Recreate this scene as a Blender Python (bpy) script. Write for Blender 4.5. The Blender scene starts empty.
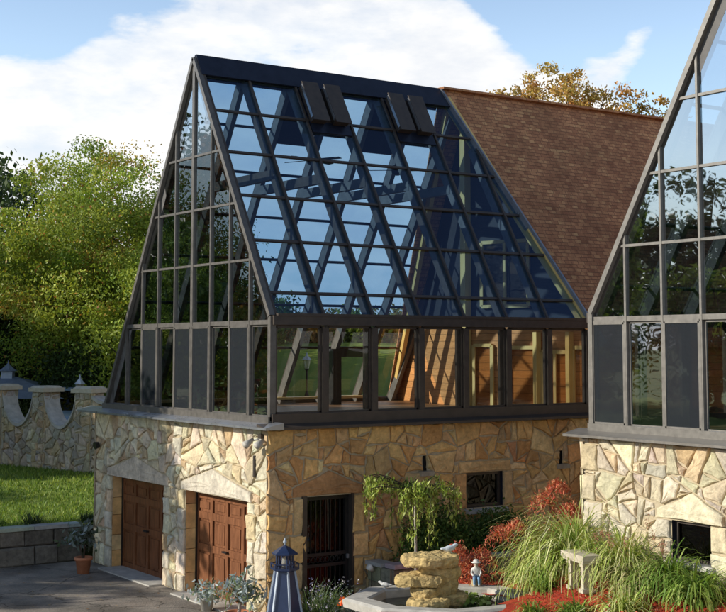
import bpy, math, random
import numpy as np
from mathutils import Vector, Matrix
random.seed(7)
PI = math.pi
scn = bpy.context.scene
COL = scn.collection

# ---------------------------------------------------------------- frame of reference
# world X runs along the eave wall (away to the right), world Y along the glazed gable (away to the left), Z up;
# the origin is the foot of the near corner of the glass house.
def plan(a, b):
    """site-plan position: a metres right of the camera station, b metres ahead of it -> world x, y"""
    rx, rz = a + 1.685, b - 24.35
    return (.826 * rx + .5637 * rz, -.5637 * rx + .826 * rz)

# ---------------------------------------------------------------- materials
def nodes(name):
    m = bpy.data.materials.new(name); m.use_nodes = True
    nt = m.node_tree; nt.nodes.clear()
    out = nt.nodes.new('ShaderNodeOutputMaterial')
    return m, nt, out
def N(nt, t, **kw):
    n = nt.nodes.new(t)
    for k, v in kw.items():
        if k.startswith('i_'):
            n.inputs[k[2:].replace('_', ' ')].default_value = v
        else:
            setattr(n, k, v)
    return n
def L(nt, a, b): nt.links.new(a, b)
def rgba(c): return (c[0], c[1], c[2], 1)
def mixc(nt, fac, a, b, mode='MIX'):
    n = nt.nodes.new('ShaderNodeMix'); n.data_type = 'RGBA'; n.blend_type = mode
    for idx, val in ((0, fac), (6, a), (7, b)):
        if hasattr(val, 'links'): nt.links.new(val, n.inputs[idx])
        else: n.inputs[idx].default_value = val if idx == 0 else rgba(val)
    return n.outputs[2]
def coords(nt, scale=(1, 1, 1), which='Object'):
    tc = N(nt, 'ShaderNodeTexCoord'); mp = N(nt, 'ShaderNodeMapping'); mp.inputs['Scale'].default_value = scale
    L(nt, tc.outputs[which], mp.inputs['Vector']); return mp.outputs['Vector']
def noise(nt, vec, scale, detail=5, rough=.6):
    n = N(nt, 'ShaderNodeTexNoise'); n.inputs['Scale'].default_value = scale
    n.inputs['Detail'].default_value = detail; n.inputs['Roughness'].default_value = rough
    L(nt, vec, n.inputs['Vector']); return n.outputs['Fac']
def ramp(nt, fac, stops):
    r = N(nt, 'ShaderNodeValToRGB'); e = r.color_ramp.elements
    while len(e) < len(stops): e.new(.5)
    for i, (p, c) in enumerate(stops):
        e[i].position = p; e[i].color = rgba(c) if not isinstance(c, (int, float)) else (c, c, c, 1)
    L(nt, fac, r.inputs['Fac']); return r.outputs['Color']
def bump(nt, h, strength=.3, dist=.02):
    b = N(nt, 'ShaderNodeBump'); b.inputs['Strength'].default_value = strength; b.inputs['Distance'].default_value = dist
    L(nt, h, b.inputs['Height']); return b.outputs['Normal']
def principled(nt, out, rough=.6, metal=0., spec=.4):
    p = N(nt, 'ShaderNodeBsdfPrincipled'); p.inputs['Roughness'].default_value = rough
    p.inputs['Metallic'].default_value = metal; p.inputs['Specular IOR Level'].default_value = spec
    L(nt, p.outputs[0], out.inputs[0]); return p
def mat_noise(name, c1, c2, scale=6, rough=.6, metal=0., spec=.4, bs=.25, bd=.01, detail=6, stretch=(1, 1, 1)):
    m, nt, out = nodes(name); p = principled(nt, out, rough, metal, spec)
    v = coords(nt, stretch); f = noise(nt, v, scale, detail)
    L(nt, ramp(nt, f, [(.3, c1), (.7, c2)]), p.inputs['Base Color'])
    f2 = noise(nt, v, scale * 4, 4)
    if bs: L(nt, bump(nt, f2, bs, bd), p.inputs['Normal'])
    rr = N(nt, 'ShaderNodeMapRange'); rr.inputs[3].default_value = max(.05, rough - .12); rr.inputs[4].default_value = min(1, rough + .12)
    L(nt, f, rr.inputs[0]); L(nt, rr.outputs[0], p.inputs['Roughness'])
    return m
def attr_col(nt):
    a = N(nt, 'ShaderNodeAttribute'); a.attribute_name = 'col'; return a.outputs['Color']
def mat_attr(name, rough=.7, scale=8, amt=.35, bs=.5, bd=.02, spec=.3):
    """base colour from the face colour attribute, broken up by two octaves of grime noise"""
    m, nt, out = nodes(name); p = principled(nt, out, rough, 0, spec)
    v = coords(nt); f = noise(nt, v, scale, 8, .7); g = noise(nt, v, scale * .28, 3)
    r = ramp(nt, f, [(.25, (1 - amt,) * 3), (.75, (1 + amt * .55,) * 3)])
    c = mixc(nt, 1.0, attr_col(nt), r, 'MULTIPLY')
    r2 = ramp(nt, g, [(.35, (.78, .76, .74)), (.65, (1.08, 1.06, 1.0))])
    c = mixc(nt, 1.0, c, r2, 'MULTIPLY')
    L(nt, c, p.inputs['Base Color'])
    if bs: L(nt, bump(nt, f, bs, bd), p.inputs['Normal'])
    return m
def mat_leaf(name, trans=.35):
    m, nt, out = nodes(name)
    p = N(nt, 'ShaderNodeBsdfPrincipled'); p.inputs['Roughness'].default_value = .5; p.inputs['Specular IOR Level'].default_value = .25
    t = N(nt, 'ShaderNodeBsdfTranslucent'); c = attr_col(nt)
    L(nt, c, p.inputs['Base Color'])
    tint = mixc(nt, 1.0, c, (1.25, 1.2, .6), 'MULTIPLY'); L(nt, tint, t.inputs['Color'])
    mx = N(nt, 'ShaderNodeMixShader'); mx.inputs[0].default_value = trans
    L(nt, p.outputs[0], mx.inputs[1]); L(nt, t.outputs[0], mx.inputs[2]); L(nt, mx.outputs[0], out.inputs[0])
    return m
def mat_glass(name, tint, f0, gloss=(1, 1, 1), wob=.004, haze=0., hazec=(.2, .22, .24)):
    """thin architectural glazing: see-through tint mixed with a mirror reflection by fresnel; slightly wavy panes"""
    m, nt, out = nodes(name)
    t = N(nt, 'ShaderNodeBsdfTransparent'); t.inputs[0].default_value = rgba(tint)
    g = N(nt, 'ShaderNodeBsdfGlossy'); g.inputs['Color'].default_value = rgba(gloss); g.inputs['Roughness'].default_value = .012
    v = coords(nt); f = noise(nt, v, 1.3, 2)
    bn = bump(nt, f, 1.0, wob); L(nt, bn, g.inputs['Normal'])
    ge = N(nt, 'ShaderNodeNewGeometry'); dt = N(nt, 'ShaderNodeVectorMath', operation='DOT_PRODUCT'); L(nt, ge.outputs['Normal'], dt.inputs[0]); L(nt, ge.outputs['Incoming'], dt.inputs[1])
    ab = N(nt, 'ShaderNodeMath', operation='ABSOLUTE'); L(nt, dt.outputs['Value'], ab.inputs[0])
    om = N(nt, 'ShaderNodeMath', operation='SUBTRACT'); om.use_clamp = True; om.inputs[0].default_value = 1; L(nt, ab.outputs[0], om.inputs[1])
    p5 = N(nt, 'ShaderNodeMath', operation='POWER'); p5.inputs[1].default_value = 5; L(nt, om.outputs[0], p5.inputs[0])
    ad = N(nt, 'ShaderNodeMath', operation='MULTIPLY_ADD'); ad.use_clamp = True; ad.inputs[1].default_value = 1 - f0; ad.inputs[2].default_value = f0; L(nt, p5.outputs[0], ad.inputs[0])
    mx = N(nt, 'ShaderNodeMixShader'); L(nt, ad.outputs[0], mx.inputs[0])
    sh = t.outputs[0]
    if haze:
        d = N(nt, 'ShaderNodeBsdfDiffuse'); d.inputs[0].default_value = rgba(hazec)
        m2 = N(nt, 'ShaderNodeMixShader'); m2.inputs[0].default_value = haze
        L(nt, t.outputs[0], m2.inputs[1]); L(nt, d.outputs[0], m2.inputs[2]); sh = m2.outputs[0]
    L(nt, sh, mx.inputs[1]); L(nt, g.outputs[0], mx.inputs[2]); L(nt, mx.outputs[0], out.inputs[0])
    return m

M = {}
M['alu'] = mat_noise('taupe_aluminium', (.155, .142, .125), (.215, .197, .172), 9, .42, .25, .5, .08, .004)
M['alu_dark'] = mat_noise('dark_taupe_aluminium', (.105, .096, .085), (.155, .14, .125), 9, .4, .25, .5, .1, .004)
M['bronze'] = mat_noise('dark_bronze_metal', (.055, .043, .036), (.085, .066, .052), 7, .45, .3, .5, .08, .004)
M['black'] = mat_noise('black_metal', (.012, .012, .013), (.025, .024, .024), 12, .4, .2, .5, .1, .003)
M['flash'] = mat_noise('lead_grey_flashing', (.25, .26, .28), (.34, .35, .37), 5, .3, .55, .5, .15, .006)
M['beam'] = mat_noise('grey_stained_timber', (.085, .08, .078), (.15, .14, .13), 6, .6, 0, .3, .2, .006)
M['yellow_wood'] = mat_noise('honey_pine', (.64, .42, .13), (.78, .56, .22), 5, .45, 0, .4, .15, .004, stretch=(1, 1, .25))
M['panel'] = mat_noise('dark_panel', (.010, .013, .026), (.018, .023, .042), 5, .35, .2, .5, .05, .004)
M['panelwall'] = mat_noise('dimmed_boards', (.03, .026, .026), (.055, .045, .042), 4, .6, 0, .3, .2, .006, stretch=(1, 1, 8))  # boards coloured dark to dim the interior behind the glass
M['door'] = mat_noise('red_brown_door_wood', (.11, .038, .014), (.25, .095, .036), 7, .5, 0, .4, .2, .004, stretch=(2, 2, .35))
M['white'] = mat_noise('off_white_paint', (.66, .64, .58), (.8, .78, .72), 9, .45, 0, .4, .1, .003)
M['mortar'] = mat_noise('lime_mortar', (.40, .33, .22), (.56, .47, .32), 14, .9, 0, .2, .6, .015)
M['stone'] = mat_attr('rubble_stone', .85, 9, .45, 1.0, .035, .15)
M['block'] = mat_attr('dressed_stone', .8, 6, .35, .5, .02, .2)
M['rock'] = mat_attr('weathered_ledge_rock', .85, 9, .55, .9, .03, .2)
M['terracotta'] = mat_noise('terracotta', (.42, .15, .07), (.55, .23, .12), 8, .7, 0, .3, .3, .005)
M['navy'] = mat_noise('navy_paint', (.012, .022, .06), (.02, .034, .085), 10, .35, 0, .5, .12, .003)
M['paleblue'] = mat_noise('pale_blue_trim', (.36, .42, .5), (.48, .54, .6), 12, .45, 0, .5, .1, .002)
M['concrete'] = mat_noise('weathered_concrete', (.36, .34, .30), (.56, .53, .47), 5, .85, 0, .25, .5, .01)
M['coping'] = mat_noise('cream_coping_stone', (.42, .37, .27), (.60, .54, .42), 5, .8, 0, .25, .5, .012)
M['bark'] = mat_noise('bark', (.05, .036, .025), (.11, .085, .06), 9, .9, 0, .2, .8, .03, stretch=(2, 2, .4))
M['palebark'] = mat_noise('pale_bark', (.30, .27, .22), (.45, .42, .36), 14, .8, 0, .2, .4, .01)
M['leaf'] = mat_leaf('foliage_leaves', .27)
M['blade'] = mat_leaf('grass_blades', .3)
M['figure'] = mat_attr('painted_cast_stone', .6, 30, .25, .3, .004, .3)
M['screen'] = mat_glass('insect_screen', (.36, .37, .39), .05, haze=.36, hazec=(.062, .07, .082))
M['glass_gable'] = mat_glass('gable_glass', (.40, .42, .41), .36, (.92, .96, 1), .0014)
M['glass_roof'] = mat_glass('blue_tinted_roof_glass', (.50, .66, .80), .07, (.4, .58, 1), .0015, haze=.02, hazec=(.35, .42, .5))
M['glass_clear'] = mat_glass('clear_glass', (.95, .95, .91), .05, (1, 1, 1), .001)
M['dark_glass'] = mat_glass('dark_window_glass', (.06, .065, .075), .022, (1, 1, 1), .002)
M['amber_glass'] = mat_glass('amber_interior_glass', (.80, .66, .5), .05)
M['lampglass'] = mat_glass('lantern_glass', (.9, .88, .8), .05, haze=.3, hazec=(.8, .78, .7))
M['carpaint'] = mat_noise('pale_blue_car_paint', (.30, .40, .50), (.32, .42, .52), 5, .2, .3, .6, 0)
M['rubber'] = mat_noise('rubber', (.01, .01, .01), (.02, .02, .02), 20, .8, 0, .3, .1, .003)
M['floor'] = mat_noise('interior_floor_boards', (.26, .13, .055), (.36, .2, .09), 4, .5, 0, .4, .1, .003, stretch=(.3, 3, 1))

def mat_siding():
    m, nt, out = nodes('orange_cedar_lap_siding'); p = principled(nt, out, .6, 0, .3)
    tc = N(nt, 'ShaderNodeTexCoord'); sx = N(nt, 'ShaderNodeSeparateXYZ'); L(nt, tc.outputs['Object'], sx.inputs[0])
    md = N(nt, 'ShaderNodeMath', operation='MULTIPLY'); md.inputs[1].default_value = 1 / .17; L(nt, sx.outputs[2], md.inputs[0])
    fr = N(nt, 'ShaderNodeMath', operation='FRACT'); L(nt, md.outputs[0], fr.inputs[0])
    fl = N(nt, 'ShaderNodeMath', operation='FLOOR'); L(nt, md.outputs[0], fl.inputs[0])
    wn = N(nt, 'ShaderNodeTexWhiteNoise'); wn.noise_dimensions = '1D'; L(nt, fl.outputs[0], wn.inputs['W'])
    v = coords(nt, (1.5, 1.5, 14)); f = noise(nt, v, 3, 6)
    c = ramp(nt, f, [(.3, (.52, .22, .07)), (.7, (.72, .36, .14))])
    r = ramp(nt, wn.outputs[0], [(0, (.75, .75, .75)), (1, (1.15, 1.1, 1.05))])
    c = mixc(nt, 1, c, r, 'MULTIPLY')
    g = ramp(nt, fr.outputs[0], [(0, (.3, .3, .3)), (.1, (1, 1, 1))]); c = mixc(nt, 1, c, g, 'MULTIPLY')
    L(nt, c, p.inputs['Base Color']); inv = N(nt, 'ShaderNodeMath', operation='SUBTRACT'); inv.inputs[0].default_value = 1
    L(nt, fr.outputs[0], inv.inputs[1]); L(nt, bump(nt, inv.outputs[0], .7, .02), p.inputs['Normal']); return m
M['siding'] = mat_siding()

def mat_shingle():
    m, nt, out = nodes('brown_asphalt_shingles'); p = principled(nt, out, .9, 0, .15)
    uv = N(nt, 'ShaderNodeTexCoord').outputs['UV']
    def brick(scale, w, h, off):
        b = N(nt, 'ShaderNodeTexBrick'); b.inputs['Scale'].default_value = 1; b.offset = off
        b.inputs['Brick Width'].default_value = w; b.inputs['Row Height'].default_value = h
        b.inputs['Mortar Size'].default_value = .008; b.inputs['Mortar Smooth'].default_value = .3; b.inputs['Bias'].default_value = -.1
        b.inputs['Color1'].default_value = (.0, 0, 0, 1); b.inputs['Color2'].default_value = (1, 1, 1, 1); b.inputs['Mortar'].default_value = (.5, .5, .5, 1)
        mp = N(nt, 'ShaderNodeMapping'); mp.inputs['Location'].default_value = (off * 3.1, 0, 0); L(nt, uv, mp.inputs['Vector']); L(nt, mp.outputs[0], b.inputs['Vector'])
        return b
    b1 = brick(1, .20, .10, .37); b2 = brick(1, .13, .10, .63)
    n1 = noise(nt, uv, 1.1, 4); n2 = noise(nt, uv, 60, 3)
    mv = N(nt, 'ShaderNodeMath', operation='ADD'); L(nt, b1.outputs['Color'], mv.inputs[0]); L(nt, b2.outputs['Color'], mv.inputs[1])
    hf = N(nt, 'ShaderNodeMath', operation='MULTIPLY'); hf.inputs[1].default_value = .5; L(nt, mv.outputs[0], hf.inputs[0])
    c = ramp(nt, hf.outputs[0], [(.0, (.34, .155, .085)), (.35, (.44, .215, .112)), (.62, (.54, .28, .142)), (1, (.70, .44, .21))])
    r = ramp(nt, n1, [(.3, (.75, .73, .72)), (.7, (1.2, 1.15, 1.1))]); c = mixc(nt, 1, c, r, 'MULTIPLY')
    r = ramp(nt, n2, [(.3, (.8, .8, .8)), (.7, (1.15, 1.15, 1.15))]); c = mixc(nt, 1, c, r, 'MULTIPLY')
    c = mixc(nt, b1.outputs['Fac'], c, (.2, .10, .06))
    L(nt, c, p.inputs['Base Color'])
    sx = N(nt, 'ShaderNodeSeparateXYZ'); L(nt, uv, sx.inputs[0])
    md = N(nt, 'ShaderNodeMath', operation='DIVIDE'); md.inputs[1].default_value = .10; L(nt, sx.outputs[1], md.inputs[0])
    fr = N(nt, 'ShaderNodeMath', operation='FRACT'); L(nt, md.outputs[0], fr.inputs[0])
    iv = N(nt, 'ShaderNodeMath', operation='SUBTRACT'); iv.inputs[0].default_value = 1; L(nt, fr.outputs[0], iv.inputs[1])
    ad = N(nt, 'ShaderNodeMath', operation='ADD'); L(nt, iv.outputs[0], ad.inputs[0]); L(nt, hf.outputs[0], ad.inputs[1])
    L(nt, bump(nt, ad.outputs[0], .8, .012), p.inputs['Normal']); return m
M['shingle'] = mat_shingle()

def mat_ground(name, stops, s1, s2, bs=.5, bd=.03, rough=.95):
    m, nt, out = nodes(name); p = principled(nt, out, rough, 0, .2)
    v = coords(nt); f1 = noise(nt, v, s1, 5); f2 = noise(nt, v, s2, 6, .75)
    ad = N(nt, 'ShaderNodeMath', operation='ADD'); L(nt, f1, ad.inputs[0]); L(nt, f2, ad.inputs[1])
    hf = N(nt, 'ShaderNodeMath', operation='MULTIPLY'); hf.inputs[1].default_value = .5; L(nt, ad.outputs[0], hf.inputs[0])
    L(nt, ramp(nt, hf.outputs[0], stops), p.inputs['Base Color']); L(nt, bump(nt, f2, bs, bd), p.inputs['Normal']); return m
M['grass'] = mat_ground('lawn_turf', [(.3, (.12, .18, .03)), (.5, (.19, .26, .045)), (.7, (.30, .33, .08))], .6, 14, .8, .05)
M['meadow'] = mat_ground('far_meadow', [(.3, (.06, .10, .02)), (.5, (.10, .16, .035)), (.7, (.18, .2, .06))], .15, 5, .8, .05)
M['drive'] = mat_ground('worn_asphalt_drive', [(.32, (.10, .095, .088)), (.48, (.26, .235, .2)), (.56, (.36, .31, .26)), (.68, (.56, .48, .39))], .9, 26, 1, .03)
def drive_detail():
    nt = M['drive'].node_tree; p = next(n for n in nt.nodes if n.type == 'BSDF_PRINCIPLED'); src = p.inputs['Base Color'].links[0].from_socket
    v = coords(nt); nz = N(nt, 'ShaderNodeTexNoise'); nz.inputs['Scale'].default_value = 1.6; nz.inputs['Detail'].default_value = 5; L(nt, v, nz.inputs['Vector'])
    vm = N(nt, 'ShaderNodeVectorMath', operation='MULTIPLY_ADD'); vm.inputs[1].default_value = (.9, .9, .9); L(nt, nz.outputs['Color'], vm.inputs[0]); L(nt, v, vm.inputs[2])
    vo = N(nt, 'ShaderNodeTexVoronoi', feature='DISTANCE_TO_EDGE'); vo.inputs['Scale'].default_value = .42; L(nt, vm.outputs[0], vo.inputs['Vector'])
    c = mixc(nt, 1, src, ramp(nt, vo.outputs['Distance'], [(.0, .3), (.012, 1)]), 'MULTIPLY')
    c = mixc(nt, 1, c, ramp(nt, noise(nt, v, .55, 4), [(.36, (.62, .6, .58)), (.52, (1, 1, 1)), (.7, (1.22, 1.18, 1.12))]), 'MULTIPLY'); L(nt, c, p.inputs['Base Color'])
drive_detail()
M['mulch'] = mat_ground('red_wood_mulch', [(.3, (.22, .03, .016)), (.5, (.5, .062, .03)), (.7, (.7, .14, .06))], 2, 26, 1, .05)
M['earth'] = mat_ground('tan_garden_paving', [(.3, (.26, .19, .12)), (.5, (.40, .31, .2)), (.7, (.52, .42, .29))], 1.5, 20, .8, .04)

def mat_water():
    m, nt, out = nodes('dark_pond_water'); p = principled(nt, out, .06, 0, .6)
    p.inputs['Base Color'].default_value = (.012, .018, .012, 1)
    f = noise(nt, coords(nt), 7, 3); L(nt, bump(nt, f, .35, .02), p.inputs['Normal']); return m
M['water'] = mat_water()

# ---------------------------------------------------------------- mesh builder
class MB:
    def __init__(s): s.v = []; s.f = []; s.c = []; s.mi = []; s.uv = []
    def add(s, vs, fs, c=None, mi=0):
        b = len(s.v); s.v += [tuple(p) for p in vs]
        for f in fs: s.f.append([b + i for i in f]); s.c.append(c or (1, 1, 1)); s.mi.append(mi)
    def box(s, x0, x1, y0, y1, z0, z1, c=None, mi=0):
        v = [(x, y, z) for z in (z0, z1) for y in (y0, y1) for x in (x0, x1)]
        s.add(v, [(0, 2, 3, 1), (4, 5, 7, 6), (0, 1, 5, 4), (2, 6, 7, 3), (0, 4, 6, 2), (1, 3, 7, 5)], c, mi)
    def bar(s, p, q, w, d, n=(0, 0, 1), c=None, mi=0, off=0.):
        """rectangular bar p->q; d is its depth along n, w across; off shifts it along n"""
        p, q, n = Vector(p), Vector(q), Vector(n); t = (q - p).normalized(); n = (n - t * n.dot(t)).normalized(); a = t.cross(n)
        p = p + n * off; q = q + n * off
        v = [e + a * (i * w / 2) + n * (j * d / 2) for e in (p, q) for (i, j) in ((-1, -1), (1, -1), (1, 1), (-1, 1))]
        s.add(v, [(3, 2, 1, 0), (4, 5, 6, 7), (0, 1, 5, 4), (1, 2, 6, 5), (2, 3, 7, 6), (3, 0, 4, 7)], c, mi)
    def tube(s, pts, rs, n=8, c=None, mi=0, cap=True):
        pts = [Vector(p) for p in pts]; rings = []; ref = Vector((.31, .17, .93))
        for i, p in enumerate(pts):
            t = (pts[min(i + 1, len(pts) - 1)] - pts[max(i - 1, 0)]).normalized()
            a = t.cross(ref)
            if a.length < .05: a = t.cross(Vector((1, 0, 0)))
            a.normalize(); b = t.cross(a)
            rings.append([p + (a * math.cos(2 * PI * k / n) + b * math.sin(2 * PI * k / n)) * rs[i] for k in range(n)])
        fs = [(i * n + k, i * n + (k + 1) % n, (i + 1) * n + (k + 1) % n, (i + 1) * n + k) for i in range(len(pts) - 1) for k in range(n)]
        if cap: fs += [tuple(range(n))[::-1], tuple((len(pts) - 1) * n + k for k in range(n))]
        s.add([v for r in rings for v in r], fs, c, mi)
    def lathe(s, cx, cy, prof, n=20, c=None, mi=0, rot=0., sx=1., sy=1.):
        vs = [(cx + r * sx * math.cos(2 * PI * k / n + rot), cy + r * sy * math.sin(2 * PI * k / n + rot), z) for r, z in prof for k in range(n)]
        fs = [(i * n + k, i * n + (k + 1) % n, (i + 1) * n + (k + 1) % n, (i + 1) * n + k) for i in range(len(prof) - 1) for k in range(n)]
        fs += [tuple(range(n))[::-1], tuple((len(prof) - 1) * n + k for k in range(n))]
        s.add(vs, fs, c, mi)
    def poly(s, pts, c=None, mi=0): s.add(pts, [tuple(range(len(pts)))], c, mi)
    def prism(s, pts, vec, c=None, mi=0):
        n = len(pts); pts = [Vector(p) for p in pts]; vec = Vector(vec)
        s.add(pts + [p + vec for p in pts], [tuple(range(n))[::-1], tuple(range(n, 2 * n))] + [(i, (i + 1) % n, n + (i + 1) % n, n + i) for i in range(n)], c, mi)
    def build(s, name, mats, parent=None, smooth=False, uvf=None, loc=None):
        me = bpy.data.meshes.new(name); me.from_pydata(s.v, [], s.f)
        mats = mats if isinstance(mats, (list, tuple)) else [mats]
        for m in mats: me.materials.append(m)
        if len(mats) > 1: me.polygons.foreach_set('material_index', s.mi)
        ca = me.color_attributes.new('col', 'FLOAT_COLOR', 'CORNER')
        arr = np.ones((len(me.loops), 4), dtype=np.float32); k = 0
        for f, c in zip(s.f, s.c): arr[k:k + len(f), :3] = c; k += len(f)
        ca.data.foreach_set('color', arr.ravel())
        if uvf:
            ul = me.uv_layers.new(name='UVMap'); ua = []
            for f in s.f:
                for i in f: ua += list(uvf(Vector(s.v[i])))
            ul.data.foreach_set('uv', ua)
        if smooth: me.polygons.foreach_set('use_smooth', [True] * len(me.polygons))
        me.update()
        return link(name, me, parent, loc)
def link(name, me, parent=None, loc=None):
    o = bpy.data.objects.new(name, me); COL.objects.link(o)
    if parent is not None: o.parent = parent
    if loc is not None: o.location = loc
    return o
def tag(o, label=None, cat=None, group=None, kind=None):
    for k, v in (('label', label), ('category', cat), ('group', group), ('kind', kind)):
        if v: o[k] = v
    return o
def thing(name, label, cat, loc=(0, 0, 0), rz=0., group=None):
    o = bpy.data.objects.new(name, None); COL.objects.link(o); o.location = loc; o.rotation_euler = (0, 0, rz); o.empty_display_size = .2
    return tag(o, label, cat, group)
def np_mesh(name, verts, nper, cols, mat, parent=None, loc=None):
    """mesh of many equal n-gons: verts (F, nper, 3), cols (F, 3)"""
    F = len(verts); me = bpy.data.meshes.new(name)
    me.vertices.add(F * nper); me.vertices.foreach_set('co', verts.astype(np.float32).ravel())
    me.loops.add(F * nper); me.loops.foreach_set('vertex_index', np.arange(F * nper, dtype=np.int32))
    me.polygons.add(F); me.polygons.foreach_set('loop_start', np.arange(0, F * nper, nper, dtype=np.int32))
    me.update(calc_edges=True)
    ca = me.color_attributes.new('col', 'FLOAT_COLOR', 'CORNER')
    a = np.ones((F * nper, 4), dtype=np.float32); a[:, :3] = np.repeat(cols, nper, axis=0); ca.data.foreach_set('color', a.ravel())
    me.materials.append(mat); me.validate()
    return link(name, me, parent, loc)

# ---------------------------------------------------------------- rubble masonry: a power diagram of real stones
def clip(poly, a, b, c):
    out = []
    for i in range(len(poly)):
        p, q = poly[i], poly[(i + 1) % len(poly)]; dp = a * p[0] + b * p[1] - c; dq = a * q[0] + b * q[1] - c
        if dp <= 0: out.append(p)
        if (dp < 0 < dq) or (dq < 0 < dp):
            t = dp / (dp - dq); out.append((p[0] + t * (q[0] - p[0]), p[1] + t * (q[1] - p[1])))
    return out
def area(p): return .5 * sum(p[i][0] * p[(i + 1) % len(p)][1] - p[(i + 1) % len(p)][0] * p[i][1] for i in range(len(p))) if len(p) > 2 else 0
def subtract(poly, hole):
    """convex poly minus convex hole (counter-clockwise) -> list of convex pieces"""
    res = []; rest = poly; t = poly
    for i in range(len(hole)):
        p, q = hole[i], hole[(i + 1) % len(hole)]; a, b = (q[1] - p[1]), -(q[0] - p[0]); t = clip(t, a, b, a * p[0] + b * p[1])
        if len(t) < 3: return [poly]
    if abs(area(t)) < 1e-4: return [poly]
    for i in range(len(hole)):
        p, q = hole[i], hole[(i + 1) % len(hole)]; a, b = (q[1] - p[1]), -(q[0] - p[0])     # outward normal
        c = a * p[0] + b * p[1]
        outp = clip(rest, -a, -b, -c)
        if len(outp) > 2 and area(outp) > .004: res.append(outp)
        rest = clip(rest, a, b, c)
        if len(rest) < 3: break
    return res
def inset(poly, d):
    out = poly
    n = len(poly)
    for i in range(n):
        p, q = poly[i], poly[(i + 1) % n]; a, b = (q[1] - p[1]), -(q[0] - p[0]); l = math.hypot(a, b)
        if l < 1e-6: continue
        a /= l; b /= l
        out = clip(out, a, b, a * p[0] + b * p[1] - d)
        if len(out) < 3: return []
    return out
def rough(poly, rnd, amt):
    out = []
    n = len(poly)
    for i in range(n):
        p, q = poly[i], poly[(i + 1) % n]; out.append(p); l = math.hypot(q[0] - p[0], q[1] - p[1])
        if l > .10:
            a, b = (q[1] - p[1]) / l, -(q[0] - p[0]) / l; k = 3 if l > .4 else 2 if l > .22 else 1
            for j in range(k):
                t = (j + 1) / (k + 1) + rnd.uniform(-.1, .1); d = rnd.uniform(-.25, 1) * amt
                out.append((p[0] + t * (q[0] - p[0]) - a * d, p[1] + t * (q[1] - p[1]) - b * d))
    return out
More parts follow.
